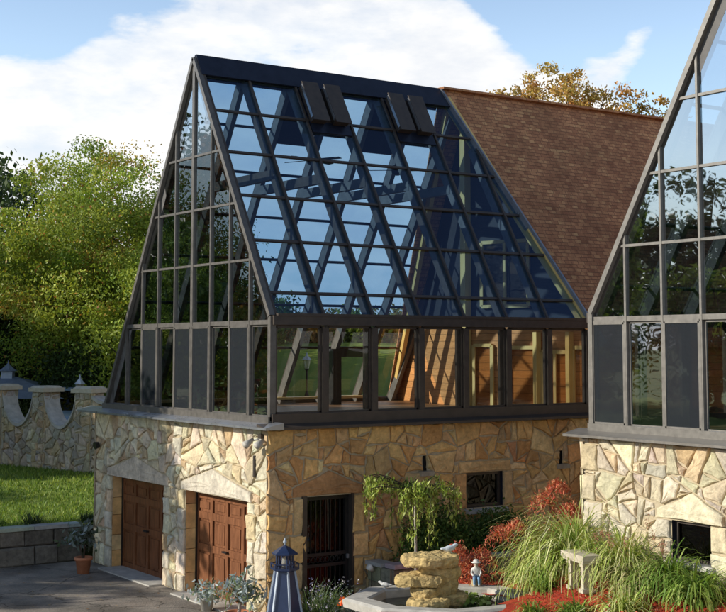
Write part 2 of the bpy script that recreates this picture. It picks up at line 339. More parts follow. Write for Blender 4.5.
def stone_face(mb, fr, W, H, holes, extra, seed, cell=.25, x0=0., pal=None, depth=(.012, .042), gap=.009):
    """fr(x, y, d) -> world; d is distance out of the wall"""
    rnd = random.Random(seed)
    blocks = list(holes) + [e for e in extra]
    pts = []
    n = max(3, int(W * H / (cell * 3.4)))
    tries = 0
    while len(pts) < n and tries < 6000:
        tries += 1; x = rnd.uniform(x0, x0 + W); y = rnd.uniform(0, H); w = rnd.choice((.03, .05, .08, .15, .15))
        if all((x - a) ** 2 * .75 + (y - b) ** 2 * 1.35 > (.6 * (w + c) + .30) for a, b, c in pts): pts.append((x, y, w))
    tries = 0
    while tries < 120:
        tries += 1; x = rnd.uniform(x0, x0 + W); y = rnd.uniform(0, H); w = .008
        if all((x - a) ** 2 + (y - b) ** 2 > .55 * (w + c) + .045 for a, b, c in pts): pts.append((x, y, w))
    cells = []
    for i, (x, y, w) in enumerate(pts):
        poly = [(x0, 0), (x0 + W, 0), (x0 + W, H), (x0, H)]
        for j, (a, b, c) in enumerate(pts):
            if i == j: continue
            dx, dy = a - x, b - y; d2 = dx * dx + dy * dy
            if d2 > 9: continue
            poly = clip(poly, dx, dy, (a * a + b * b - x * x - y * y + w - c) / 2)
            if len(poly) < 3: break
        if len(poly) < 3: continue
        ps = []; stack = [poly]
        while stack:
            q = stack.pop(); A_ = abs(area(q))
            if A_ < rnd.choice((.05, .09, .13, .19, .26, .36)) * cell / .25: ps.append(q); continue
            m_ = len(q); gx = sum(e[0] for e in q) / m_; gy = sum(e[1] for e in q) / m_
            sxx = sum((e[0] - gx) ** 2 for e in q); syy = sum((e[1] - gy) ** 2 for e in q)
            ang = (0 if sxx > syy * rnd.uniform(.6, 1.5) else PI / 2) + rnd.gauss(0, .32)
            na, nb = math.cos(ang), math.sin(ang); gx += rnd.gauss(0, .06); gy += rnd.gauss(0, .06); cc_ = na * gx + nb * gy
            l_, r_ = clip(q, na, nb, cc_), clip(q, -na, -nb, -cc_)
            if len(l_) < 3 or len(r_) < 3 or min(abs(area(l_)), abs(area(r_))) < .02: ps.append(q); continue
            stack += [l_, r_]
        for hl in blocks:
            ps = [r for p in ps for r in subtract(p, hl)]
        cells += ps
    cells += [list(e) for e in extra]
    for p in cells:
        if abs(area(p)) < .010: continue
        base = inset(p, gap)
        if len(base) < 3: continue
        c = rnd.choice(pal); k = rnd.uniform(.8, 1.15); c = tuple(min(.95, q * k * rnd.uniform(.95, 1.05)) for q in c)
        d = rnd.uniform(*depth)
        base = rough(base, rnd, .024)
        m = len(base); cx = sum(q[0] for q in base) / m; cy = sum(q[1] for q in base) / m
        r = math.sqrt(abs(area(base))) * .5
        def ring(ins, dd, jit=0.):
            k = max(.35, 1 - ins / max(r, .03))
            return [fr(cx + (q[0] - cx) * k, cy + (q[1] - cy) * k, dd + (rnd.uniform(-jit, jit) if jit else 0)) for q in base]
        tx, ty = rnd.uniform(-.06, .06), rnd.uniform(-.06, .06)
        def tilt(ins, dd, jit):
            k = max(.3, 1 - ins / max(r, .03)); res = []
            for q in base:
                x, y = cx + (q[0] - cx) * k, cy + (q[1] - cy) * k
                res.append(fr(x, y, max(.012, dd + tx * (x - cx) + ty * (y - cy) + rnd.uniform(-jit, jit))))
            return res
        R0 = ring(0, -.03); R1 = tilt(.004, d, .006); R2 = tilt(.022, d + .016, .006); R3 = tilt(.5 * r, d + .022, .010)
        cen = fr(cx + rnd.uniform(-.2, .2) * r, cy + rnd.uniform(-.2, .2) * r, d + rnd.uniform(.012, .035))
        vs = R0 + R1 + R2 + R3 + [cen]
        fs = [(a * m + i, a * m + (i + 1) % m, (a + 1) * m + (i + 1) % m, (a + 1) * m + i) for a in range(3) for i in range(m)]
        fs += [(3 * m + i, 3 * m + (i + 1) % m, 4 * m) for i in range(m)]
        mb.add(vs, fs, c, 0)
    ps = [[(x0, 0), (x0 + W, 0), (x0 + W, H), (x0, H)]]
    for hl in holes: ps = [r for p in ps for r in subtract(p, hl)]
    for p in ps: mb.poly([fr(x, y, 0) for x, y in p], (1, 1, 1), 1)
def rect(x0, x1, y0, y1): return [(x0, y0), (x1, y0), (x1, y1), (x0, y1)]
CREAM = [(.78, .69, .50), (.82, .74, .56), (.76, .65, .45), (.70, .63, .50), (.84, .78, .62), (.78, .68, .47), (.72, .58, .38), (.80, .73, .57), (.66, .48, .30), (.80, .70, .50), (.83, .76, .58)]
WARM_BOUNCE = [(.85, .51, .21), (.87, .57, .26), (.79, .44, .17), (.80, .52, .25), (.89, .63, .32), (.73, .38, .15), (.64, .35, .16), (.85, .53, .22), (.82, .57, .30), (.86, .55, .24)]  # shaded stone: warm bounce light is mixed into these colours
GREYST = [(.56, .49, .37), (.64, .56, .42), (.48, .43, .34), (.68, .58, .40), (.60, .46, .29), (.50, .46, .39)]

# ---------------------------------------------------------------- vegetation helpers
def leaf_quads(rng, cen, size, up=.35, aspect=.5):
    n = len(cen); a = rng.normal(size=(n, 3)); a /= np.linalg.norm(a, axis=1)[:, None]
    r = rng.normal(size=(n, 3)); r[:, 2] *= .6; b = np.cross(a, r); b /= np.linalg.norm(b, axis=1)[:, None] + 1e-9
    a[:, 2] -= up; a /= np.linalg.norm(a, axis=1)[:, None]
    s = size * rng.uniform(.65, 1.35, n)[:, None]
    return np.stack([cen - a * s * .5, cen + b * s * aspect * .5, cen + a * s * .5, cen - b * s * aspect * .5], axis=1)
def pick_cols(rng, pal, n, base=None, mixw=.55):
    pal = np.array(pal); i = rng.integers(0, len(pal), n); c = pal[i]
    if base is not None: c = c * mixw + base * (1 - mixw)
    return np.clip(c * rng.uniform(.75, 1.25, n)[:, None], 0, 1)
def crown_points(rng, cx, cz, R, Hh, nclump, nleaf, spread=.2, squash=1., lean=(0, 0)):
    d = rng.normal(size=(nclump, 3)); d /= np.linalg.norm(d, axis=1)[:, None]
    rad = (rng.uniform(0, 1, nclump) ** .45)
    wob = 1 + .13 * np.sin(d[:, 0] * 4 + 1.3) * np.cos(d[:, 1] * 3.2) + np.clip(rng.normal(0, .05, nclump), -.1, .1)
    c = d * (rad * wob)[:, None] * np.array([R, R, Hh]); c[:, 2] += cz
    c[:, 0] += lean[0] * (c[:, 2] - cz + Hh); c[:, 1] += lean[1] * (c[:, 2] - cz + Hh)
    idx = rng.integers(0, nclump, nleaf)
    sc = R * spread * rng.uniform(.5, 1.3, nclump)
    g = np.clip(rng.normal(size=(nleaf, 3)), -1.7, 1.7) * sc[idx][:, None] * np.array([1, 1, .62])
    return c, idx, c[idx] + g
def make_tree(name, label, x, y, z, H, R, base, pal, nleaf, leaf, seed, cat='tree', group=None, nclump=70, spread=.2, accent=None, accw=.12, trunk_r=None, mat='leaf', lean=(0, 0)):
    rng = np.random.default_rng(seed); rnd = random.Random(seed)
    t = thing(name, label, cat, (x, y, z), 0, group)
    Hh = (H - base) / 2; cz = base + Hh
    c, idx, pts = crown_points(rng, 0, cz, R, Hh, nclump, nleaf, spread, lean=lean)
    cb = pick_cols(rng, pal, nclump) * rng.uniform(.6, 1.2, nclump)[:, None]
    if accent is not None:
        k = rng.uniform(0, 1, nclump) < accw * 2; cb[k] = pick_cols(rng, accent, int(k.sum()))
    cols = pick_cols(rng, pal, nleaf, cb[idx], .4)
    if accent is not None:
        k = rng.uniform(0, 1, nleaf) < accw; cols[k] = pick_cols(rng, accent, int(k.sum()))
    np_mesh('crown', leaf_quads(rng, pts, leaf), 4, cols, M[mat], t)
    mb = MB(); tr = trunk_r or H * .022; top = base + Hh * 1.3
    sp = [Vector((0, 0, -.2))]
    for i in range(1, 7): sp.append(Vector((rnd.uniform(-1, 1) * R * .05 + lean[0] * top * i / 6 * .6, rnd.uniform(-1, 1) * R * .05 + lean[1] * top * i / 6 * .6, top * i / 6)))
    mb.tube(sp, [tr * (1.35 if i == 0 else 1 - .14 * i) for i in range(7)], 9)
    for k in range(min(nclump, 26 if nleaf > 3000 else 12)):
        e = Vector(c[k]); s0 = sp[min(6, max(2, int(6 * (e.z * .62) / top)))]
        mid = s0.lerp(e, .5) + Vector((rnd.uniform(-1, 1), rnd.uniform(-1, 1), rnd.uniform(-.2, .9))) * R * .08
        mb.tube([s0, mid, e], [tr * .42, tr * .25, tr * .07], 5)
    mb.build('trunk', M['bark'], t, True)
    return t
def blades(rng, n, L0, L1, width, spread, droop, pal, base_r=.1, seg=5, lift=(35, 88)):
    """arching blades from a tuft at the origin"""
    quads = []; cols = []
    az = rng.uniform(0, 2 * PI, n); el = np.radians(rng.uniform(lift[0], lift[1], n)); Ln = rng.uniform(L0, L1, n)
    br = base_r * np.sqrt(rng.uniform(0, 1, n)); ba = rng.uniform(0, 2 * PI, n)
    p = np.stack([br * np.cos(ba), br * np.sin(ba), np.zeros(n)], 1)
    side = np.stack([-np.sin(az), np.cos(az), np.zeros(n)], 1)
    c = pick_cols(rng, pal, n); dr = droop * rng.uniform(.5, 1.4, n)
    for s in range(seg):
        d = np.stack([np.cos(el) * np.cos(az), np.cos(el) * np.sin(az), np.sin(el)], 1); q = p + d * (Ln / seg)[:, None]
        w0 = width * (1 - (s / seg) ** 2 * .95); w1 = width * (1 - ((s + 1) / seg) ** 2 * .95)
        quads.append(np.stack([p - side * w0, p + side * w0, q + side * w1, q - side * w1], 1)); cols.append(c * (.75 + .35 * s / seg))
        p = q; el = el - dr / seg * (1 + s * .55)
    return np.concatenate(quads), np.concatenate(cols)

# ================================================================ SETTING
g = MB(); g.poly([(-1500, -1500, -.02), (1500, -1500, -.02), (1500, 1500, -.02), (-1500, 1500, -.02)])
tag(g.build('ground', M['meadow']), kind='structure')
g = MB(); g.poly([(-42, -26, 0), (-.2, -26, 0), (-.2, -.6, 0), (.5, -.1, 0), (.5, 8.4, 0), (-42, 8.4, 0)])
tag(g.build('driveway', M['drive']), kind='structure')
g = MB(); g.poly([(-.2, -26, .004), (14, -26, .004), (14, .1, .004), (.5, .1, .004), (-.2, -.6, .004)])
tag(g.build('courtyard', M['earth']), kind='structure')

def sstep(a, b, x):
    t = min(1, max(0, (x - a) / (b - a))); return t * t * (3 - 2 * t)
def lawn_h(x, y):
    w = .5637 * x + .826 * y; a = .826 * x - .5637 * y
    h = .78 + .42 * sstep(8, 15, w) + 4.0 * sstep(21, 40, w) + 2.2 * sstep(40, 75, w)
    h -= 1.6 * sstep(-6, -16, a) * sstep(20, 34, w)
    h += .06 * math.sin(x * .9 + y * .4) * sstep(9, 12, w)
    return h
g = MB()
xs = [-60, -50, -42, -36, -30, -26, -22, -19] + [-17 + .75 * i for i in range(44)] + [17 + 3 * i for i in range(16)]
ys = [8.75 + .6 * i for i in range(30)] + [27 + 2 * i for i in range(40)]
vs = [(x, y, lawn_h(x, y)) for y in ys for x in xs]; nx = len(xs)
g.add(vs, [(j * nx + i, j * nx + i + 1, (j + 1) * nx + i + 1, (j + 1) * nx + i) for j in range(len(ys) - 1) for i in range(nx - 1)])
tag(g.build('lawn_terrain', M['grass'], smooth=True), kind='structure')
rng = np.random.default_rng(5)
n = 60000; X = rng.uniform(-12, 8, n); Y = 8.9 + 12.5 * rng.uniform(0, 1, n) ** 1.2
Z = np.array([lawn_h(a, b) for a, b in zip(X, Y)])
az = rng.uniform(0, 2 * PI, n); hgt = rng.uniform(.04, .11, n); w = rng.uniform(.012, .028, n)
tri = np.stack([np.stack([X - w * np.cos(az), Y - w * np.sin(az), Z - .01], 1), np.stack([X + w * np.cos(az), Y + w * np.sin(az), Z - .01], 1),
                np.stack([X + rng.normal(0, .035, n), Y + rng.normal(0, .035, n), Z + hgt], 1)], 1)
o = np_mesh('lawn_grass', tri, 3, pick_cols(rng, [(.16, .26, .04), (.22, .31, .05), (.30, .36, .08), (.11, .19, .03)], n), M['blade'])
tag(o, 'short mown grass covering the lawn above the low stone retaining wall', 'grass', kind='stuff')

n = 700; X = rng.uniform(-9, .2, n); Y = rng.uniform(-6, 8.3, n); cen = np.stack([X, Y, np.full(n, .012)], 1); q = leaf_quads(rng, cen, .06, 0, .7); q[:, :, 2] = .008 + np.abs(q[:, :, 2] - .012) * .3
tag(np_mesh('fallen_leaves', q, 4, pick_cols(rng, [(.34, .16, .05), (.26, .18, .06), (.42, .28, .08), (.2, .1, .04)], n), M['leaf']), 'dry fallen leaves scattered over the driveway', 'leaves', kind='stuff')
# ================================================================ THE GLASS HOUSES
SL = 1.71; AP = 3.2; HA = 10.95; HE = 5.53; HS = 3.6
BAY = 1.137; NB = 7; LEN = BAY * NB
def slope_h(a): return HA - abs(a - AP) * SL
A_END = AP + (HA - HS) / SL                  # where the long slope meets the sill
def glass_house(root, T, prow, near_side_glass=True):
    ALU = M['alu_dark'] if prow else M['alu']
    """T(a, d, h): a along the gable from the vertical wall, d back from the gable, h up"""
    V = lambda a, d, h: Vector(T(a, d, h))
    nin = (V(0, 1, 0) - V(0, 0, 0))          # into the house
    ngable = -nin
    aside = V(-1, 0, 0) - V(0, 0, 0)         # out of the vertical wall
    nslope = [(V(-SL, 0, 1) - V(0, 0, 0)).normalized(), (V(SL, 0, 1) - V(0, 0, 0)).normalized()]
    # ---- gable: mullions, transoms, corner posts, rake frames
    for k in range(1, 9):
        a = .8 * k; h1 = slope_h(a); wide = .10 if k == 4 else .042
        mb = MB(); mb.bar(V(a, 0, HS), V(a, 0, h1 - .05), wide, .075, ngable); mb.build('mullion', ALU, root)
    mb = MB(); mb.bar(V(0.0, 0, HS), V(0.0, 0, HE), .10, .12, ngable); mb.build('corner_post', ALU, root)
    for s, (a0, h0) in enumerate(((0, HE), (A_END, HS))):
        mb = MB(); mb.bar(V(a0, 0, h0), V(AP, 0, HA), .09, .13, ngable, off=.005); mb.build('rake_frame', ALU, root)
    for h in (5.42, 6.62, 7.76, 8.88):
        lo = max(0, AP - (HA - h) / SL); hi = AP + (HA - h) / SL
        mb = MB(); mb.bar(V(lo, 0, h), V(hi, 0, h), .085 if h < 6 else .045, .06, ngable); mb.build('transom', ALU, root)
    mb = MB(); mb.bar(V(-.05, 0, HS - .0), V(A_END + .05, 0, HS), .16, .17, ngable, off=.01); mb.build('gable_sill', ALU, root)
    # ---- gable glazing: one pane column per bay above the transom, sliding windows below
    for k in range(9):
        a0, a1 = .8 * k, min(.8 * k + .8, A_END)
        if k < 8:
            pts = [(a0, 5.42), (min(a1, AP + (HA - 5.42) / SL), 5.42)]
            if a1 < AP + (HA - 5.42) / SL: pts.append((a1, slope_h(a1)))
            if slope_h(a0) > 5.42: pts.append((a0, slope_h(a0)))
            if len(pts) > 2 and a0 < AP + (HA - 5.42) / SL:
                mb = MB(); mb.poly([V(a, .01 + random.uniform(-.010, .010), h) for a, h in pts]); mb.build('gable_glass', M['glass_gable'], root)
        if a0 >= A_END: continue
        m = .035; lo, hi = HS + .08, 5.36
        w = thing('window', None, None); w.parent = root
        if slope_h(a1) > hi:
            P4 = [(a0 + m, lo), (a1 - m, lo), (a1 - m, hi), (a0 + m, hi)]
        elif slope_h(a0) > hi: P4 = [(a0 + m, lo), (min(a1 - m, AP + (HA - lo) / SL), lo), (a1 - m, max(lo + .01, slope_h(a1 - m))), (AP + (HA - hi) / SL, hi), (a0 + m, hi)]
        else: P4 = [(a0 + m, lo), (AP + (HA - lo) / SL - .06, lo), (a0 + m, max(lo + .2, slope_h(a0 + m) - .06))]
        scr = (k in ((1, 3, 4, 6) if prow else (0, 2, 4, 6))) and slope_h(a1) > hi
        fb = MB(); off = .02 if scr else -.035
        for i in range(len(P4)):
            p, q = P4[i], P4[(i + 1) % len(P4)]; fb.bar(V(p[0], 0, p[1]), V(q[0], 0, q[1]), .06 if scr else .04, .04, ngable, off=off)
        fb.build('frame', ALU, w)
        mb = MB(); mb.poly([V(a, .012 - off * .3, h) for a, h in P4]); mb.build('pane', M['glass_gable'], w)
        if scr:
            mb = MB(); mb.poly([V(a, -.028, h) for a, h in P4]); mb.build('insect_screen', M['screen'], w)
    # ---- rafters, outside glazing caps, purlins
    def rake_d(a):                            # where the roof glass stops against the shingled roof
        return LEN if not prow else (6.45 + (abs(a - AP) / AP) * (LEN - 6.45) if a <= AP else LEN - .9 + min(1, (a - AP) / AP) * .9)
    ends = ((0., HE), (A_END, HS))
    for s in (0, 1):
        a0, h0 = ends[s]; nn = nslope[s]
        for k in range(NB + 1):
            d = min(max(BAY * k, .07), LEN - .02)
            at = AP
            if prow and s == 0 and d > 6.45: at = max(0., AP * (1 - (d - 6.45) / (LEN - 6.45)))
            if abs(at - a0) < .3: continue
            mb = MB(); ai = at + (0 if at < AP - .01 else (-.16 if s == 0 else .16)); mb.bar(V(a0, d, h0), V(ai, d, slope_h(ai)), .11, .20, nn, off=-.13); mb.build('rafter', M['beam'], root)
            mb = MB(); mb.bar(V(a0, d, h0), V(ai, d, slope_h(ai)), .05, .045, nn, off=.026); mb.build('glazing_cap', M['bronze'], root)
            if prow and s == 0 and 0 < k < 7 and d < 6.6:
                mb = MB(); hh = 8.45; mb.bar(V(AP - (HA - hh) / SL + .1, d, hh), V(AP + (HA - hh) / SL - .1, d, hh), .13, .2, (0, 0, 1)); mb.build('collar_tie', M['beam'], root)
        for t in (.08, .27, .44, .61, .78) + ((-.11,) if s == 1 else ()):
            tt = t if s == 0 else t
            h = HE + (HA - HE) * tt; a = AP - (HA - h) / SL if s == 0 else AP + (HA - h) / SL
            mb = MB(); mb.bar(V(a, .05, h), V(a, rake_d(a) - .03, h), .055, .04, nn, off=.022); mb.build('purlin', M['bronze'], root)
        # ridge flashing strip on this slope
        aw = .27; a = AP - aw if s == 0 else AP + aw
        mb = MB(); r0 = 6.5 if prow else LEN
        mb.prism([V(AP, 0, HA + .07), V(AP, r0, HA + .07), V(a, r0, slope_h(a) + .07), V(a, 0, slope_h(a) + .07)], nn * .03); mb.build('ridge_cap', M['panel'], root)
        # ---- glass, one sheet per bay, opaque vent panels at the top of bays 3 and 5
        for k in range(NB):
            d0, d1 = BAY * k, BAY * (k + 1)
            vent = prow and k in (2, 4)
            def pt(a, d): return V(a, d, slope_h(a))
            atop = AP if not vent else (AP - (HA - (HE + .73 * (HA - HE))) / SL if s == 0 else AP + (HA - (HE + .73 * (HA - HE))) / SL)
            pts = [(a0, d0), (a0, d1), (atop, d1), (atop, d0)]
            if prow and s == 0 and d1 > 6.45:     # clip to the raked edge of the shingles
                pts = clip(pts, (LEN - 6.45) / AP * 1., 1., LEN)  # d <= LEN - (LEN-6.45)*a/AP
                if len(pts) < 3: continue
            if s == 1:                                # the low part of the long slope is untinted
                am = AP + (HA - 5.45) / SL
                low = clip(pts, -1., 0., -am); pts = clip(pts, 1., 0., am); mb = MB(); mb.poly([pt(a, d) for a, d in low]); mb.build('roof_glass', M['glass_clear'], root)
            mb = MB(); mb.poly([pt(a, d) for a, d in pts]); mb.build('roof_glass', M['glass_roof'], root)
            if vent:
                mb = MB(); mb.prism([pt(a, d) for a, d in ((atop, d0 + .06), (atop, d1 - .06), (AP, d1 - .06), (AP, d0 + .06))], nn * .04); mb.build('vent_panel', M['panel'], root)
                if s == 0:
                    for dd in (d0 + .06, d0 + .62):
                        h = MB(); p0 = pt(AP - .30, 0); q = []
                        for a, d, o in ((AP - .26, dd, .02), (AP - .26, dd + .36, .02), (AP - .74, dd + .36, .02), (AP - .74, dd, .02)):
                            q.append(pt(a, d) + nn * (o + .04))
                        h.prism(q, nn * .17); hood = h.build('vent_hood', M['bronze'], root)
                        h = MB(); h.prism([pt(a, d) + nn * .232 for a, d in ((AP - .24, dd - .02), (AP - .24, dd + .38), (AP - .77, dd + .38), (AP - .77, dd - .02))], nn * .025); h.build('hood_lid', M['bronze'], hood); h = MB(); h.bar(pt(AP - .27, dd - .012) + nn * .21, pt(AP - .72, dd - .012) + nn * .21, .03, .07, nn); h.build('hood_glint', M['flash'], hood)  # last bar: pale strip standing in for sun glare on the hood side
    mb = MB(); mb.bar(V(AP, 0, HA - .22), V(AP, LEN if not prow else 7, HA - .22), .1, .3, (0, 0, 1)); mb.build('ridge_beam', M['beam'], root)
    # ---- the vertical eave wall: header, sill, posts, one window per bay
    mb = MB(); mb.bar(V(0, -.02, HE - .075), V(0, LEN, HE - .075), .17, .17, aside, off=.03); mb.build('eave_header', M['bronze'], root)
    mb = MB(); mb.bar(V(0, .06, HE + .03), V(0, LEN, HE + .03), .05, .12, aside, off=.07); mb.build('gutter', M['bronze'], root)
    mb = MB(); mb.bar(V(0, -.03, HS + .03), V(0, LEN, HS + .03), .20, .16, aside, off=.02); mb.build('eave_sill', M['bronze'], root)
    for k in range(1, NB + 1):
        mb = MB(); mb.bar(V(0, BAY * k, HS), V(0, BAY * k, HE - .2), .13, .15, aside); mb.build('eave_post', M['bronze'], root)
    for k in range(NB):
        w = thing('window', None, None); w.parent = root; d0, d1, lo, hi = BAY * k + .07, BAY * (k + 1) - .07, HS + .13, HE - .18
        fb = MB(); q = [(d0, lo), (d1, lo), (d1, hi), (d0, hi)]
        for i in range(4): fb.bar(V(0, q[i][0], q[i][1]), V(0, q[(i + 1) % 4][0], q[(i + 1) % 4][1]), .07, .07, aside, off=-.01)
        if k in (1, 3, 4): fb.bar(V(0, d1 - .07, lo), V(0, d1 - .07, hi), .09, .06, aside, off=-.05)
        fb.build('frame', M['bronze'], w)
        mb = MB(); mb.poly([V(-.0 + random.uniform(-.003, .003), d, h) for d, h in q]); mb.build('pane', M['glass_clear'], w)
    # ---- long-slope sill, floor
    mb = MB(); mb.bar(V(A_END, 0, HS), V(A_END, LEN, HS), .14, .14, (0, 0, 1)); mb.build('long_sill', M['bronze'], root)
    mb = MB(); q = [V(.02, .06, 3.5), V(7.8, .06, 3.5), V(7.8, 16, 3.5), V(.02, 16, 3.5)]; mb.prism(q, (0, 0, .06)); mb.build('floor', M['floor'], root)

# ---------------- left house
H1 = thing('glass_gabled_house', 'stone and glass gabled house with two garage doors and brown shingled rear roof', 'house', (0, 0, 0))
T1 = lambda a, d, h: (d, a, h)
glass_house(H1, T1, True)
# stone base
SV, SU = -.03, -.06                 # planes of the two stone faces
gar = [(.80, 3.38), (4.38, 7.05)]
GH = 2.06
ftop = 3.45
def lintel(a0, a1, z, rise, over=.22): return [(a0 - over, z), (a1 + over, z), (a1 + over, z + .16), ((a0 + a1) / 2 + .1, z + rise), (a0 - over, z + .2)]
fr_g = lambda x, y, d: Vector((SV - d, x, y))
mb = MB()
holes = [rect(a, b, -.02, GH) for a, b in gar]
extra = [lintel(a, b, GH, .52) for a, b in gar]
for a, b in gar:
    for side in (-1, 1):
        z = 0
        while z < GH - .1:
            hgt = random.uniform(.34, .5); z1 = min(GH, z + hgt)
            if GH - z1 < .15: z1 = GH
            wd = random.uniform(.2, .36)
            extra.append(rect(a - wd, a, z, z1) if side < 0 else rect(b, b + wd, z, z1)); z = z1
stone_face(mb, fr_g, 7.98, ftop, holes, extra, 21, .27, -.03, CREAM)
mb.build('stone_wall', [M['stone'], M['mortar']], H1)
fr_e = lambda x, y, d: Vector((x, SU - d, y))
dv0, dv1 = .71, 1.72
holes = [rect(dv0, dv1, -.02, 2.18), rect(4.52, 5.48, 1.72, 2.42), rect(3.42, 3.52, 2.52, 2.82), rect(7.05, 7.15, 2.48, 2.76)]
extra = [[(dv0 - .3, 2.18), (dv1 + .25, 2.18), (dv1 + .25, 2.36), ((dv0 + dv1) / 2, 2.66), (dv0 - .3, 2.36)], rect(4.32, 5.68, 2.42, 2.66)]
for (a, b, z0, z1) in ((dv0 - .34, dv0, 0, .5), (dv0 - .26, dv0, .5, .98), (dv0 - .36, dv0, .98, 1.5), (dv0 - .28, dv0, 1.5, 2.18), (dv1, dv1 + .34, 0, .45), (dv1, dv1 + .28, .45, 1), (dv1, dv1 + .38, 1, 1.45), (dv1, dv1 + .3, 1.45, 2.18), (4.22, 4.52, 1.72, 2.42), (5.48, 5.73, 1.72, 2.42)):
    extra.append(rect(a, b, z0, z1))
mb = MB(); stone_face(mb, fr_e, 12.2, ftop, holes, extra, 33, .24, -.13, WARM_BOUNCE)
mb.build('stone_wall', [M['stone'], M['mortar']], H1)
fr_b = lambda x, y, d: Vector((x, 7.93 + d, y))
mb = MB(); stone_face(mb, fr_b, 8.1, ftop, [], [], 34, .5, -.1, GREYST); mb.build('stone_wall', [M['stone'], M['mortar']], H1)
# garage reveals of stacked blocks, and doors
for gi, (a, b) in enumerate(gar):
    mb = MB(); rnd = random.Random(50 + gi)
    for side in (0, 1):
        z = 0
        while z < GH - .05:
            z1 = min(GH, z + rnd.uniform(.34, .5))
            if GH - z1 < .15: z1 = GH
            c = rnd.choice(WARM_BOUNCE); y0, y1 = (a - .12, a + rnd.uniform(-.012, .004)) if side == 0 else (b - rnd.uniform(-.012, .004), b + .12)
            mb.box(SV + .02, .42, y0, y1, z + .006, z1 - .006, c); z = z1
    mb.box(SV + .03, .42, a - .1, b + .1, GH + .004, GH + .1, (.5, .4, .28))
    mb.build('stone_reveal', M['block'], H1)
    dr = thing('garage_door', None, None); dr.parent = H1
    mb = MB(); X = .26
    mb.box(X, X + .05, a, b, 0, GH); mb.build('leaf', M['door'], dr)
    fbm = MB(); rows = [(0.0, .14), (.86, 1.0), (1.5, 1.64), (GH - .16, GH)]
    for z0, z1 in rows: fbm.box(X - .035, X, a + .1, b - .1, z0, z1)
    ncol = 4; st = [a + (b - a) * i / ncol for i in range(ncol + 1)]
    for i, y in enumerate(st):
        y0, y1 = max(a + .002, y - .055), min(b - .002, y + .055)
        if i == 0: y1 = a + .1
        if i == ncol: y0 = b - .1
        fbm.box(X - .037, X - .001, y0, y1, .0, GH)
    fbm.build('rail_frame', M['door'], dr)
    for i in range(ncol):
        for (z0, z1) in ((.2, .8), (1.06, 1.44), (1.7, GH - .22)):
            pb = MB(); pb.box(X - .022, X - .0005, st[i] + .12, st[i + 1] - .12, z0, z1); pb.build('raised_panel', M['door'], dr)
    mb = MB(); mb.box(X - .06, X + .02, a, a + .05, 0, GH - .0); mb.box(X - .06, X + .02, b - .05, b, 0, GH); mb.box(X - .06, X + .02, a + .05, b - .05, GH - .06, GH); mb.build('door_trim', M['black'], dr)
    mb = MB(); mb.box(X - .1, X - .04, (a + b) / 2 - .09, (a + b) / 2 + .09, .93, .96); mb.build('handle', M['black'], dr)
    mb = MB(); mb.box(-.35, .3, a, b, .0, .03); mb.build('threshold', M['concrete'], H1)
# coping ledge: sloping metal flashing
mb = MB(); mb.prism([(0.02, -.42, 3.585), (-.36, -.42, 3.50), (-.36, -.42, 3.46), (0.02, -.42, 3.46)], (0, 8.9, 0)); mb.build('sill_flashing', M['flash'], H1)
mb = MB(); mb.prism([(-.34, -.05, 3.56), (-.34, -.34, 3.50), (-.34, -.34, 3.452), (-.34, -.05, 3.452)], (12.4, 0, 0)); mb.build('sill_flashing', M['bronze'], H1)
# iron gate door
dr = thing('iron_security_door', None, None); dr.parent = H1
Y = SU + .10
mb = MB(); mb.box(dv0 - .0, dv1 + .0, Y + .1, Y + .12, 0, 2.18); mb.build('glass_pane', M['dark_glass'], dr)
mb = MB()
for a, b, z0, z1 in ((dv0, dv0 + .07, 0, 2.18), (dv1 - .07, dv1, 0, 2.18), (dv0 + .07, dv1 - .07, 2.1, 2.18), (dv0 + .07, dv1 - .07, 1.06, 1.12), (dv0 + .07, dv1 - .07, .86, .92), (dv0 + .07, dv1 - .07, 0, .1)):
    mb.box(a, b, Y - .02, Y + .06, z0, z1)
mb.build('frame', M['black'], dr)
mb = MB()
for i in range(7):
    x = dv0 + .07 + (dv1 - dv0 - .14) * (i + 1) / 8; mb.box(x - .011, x + .011, Y, Y + .022, .1, .86); mb.box(x - .011, x + .011, Y, Y + .022, 1.12, 2.1)
for i in range(8):
    x = dv0 + .13 + i * .105; pts = [(x + .04 * math.cos(t), Y + .011, .99 + .055 * math.sin(t)) for t in np.linspace(0, 2 * PI, 9)]; mb.tube(pts, [.008] * 9, 5)
mb.build('grille', M['black'], dr)
mb = MB(); mb.box(dv1 - .055, dv1 - .02, Y - .07, Y - .02, .98, 1.06); mb.build('handle', M['flash'], dr)
mb = MB(); mb.box(dv0 - .09, dv0, SU - .06, Y + .14, 0, 2.2); mb.box(dv1, dv1 + .05, SU - .05, Y + .14, 0, 2.2); mb.build('door_jamb', M['bronze'], H1)
mb = MB(); mb.box(dv0 - .2, dv1 + .2, .35, .4, 0, 2.3); mb.build('door_recess', M['panel'], H1)
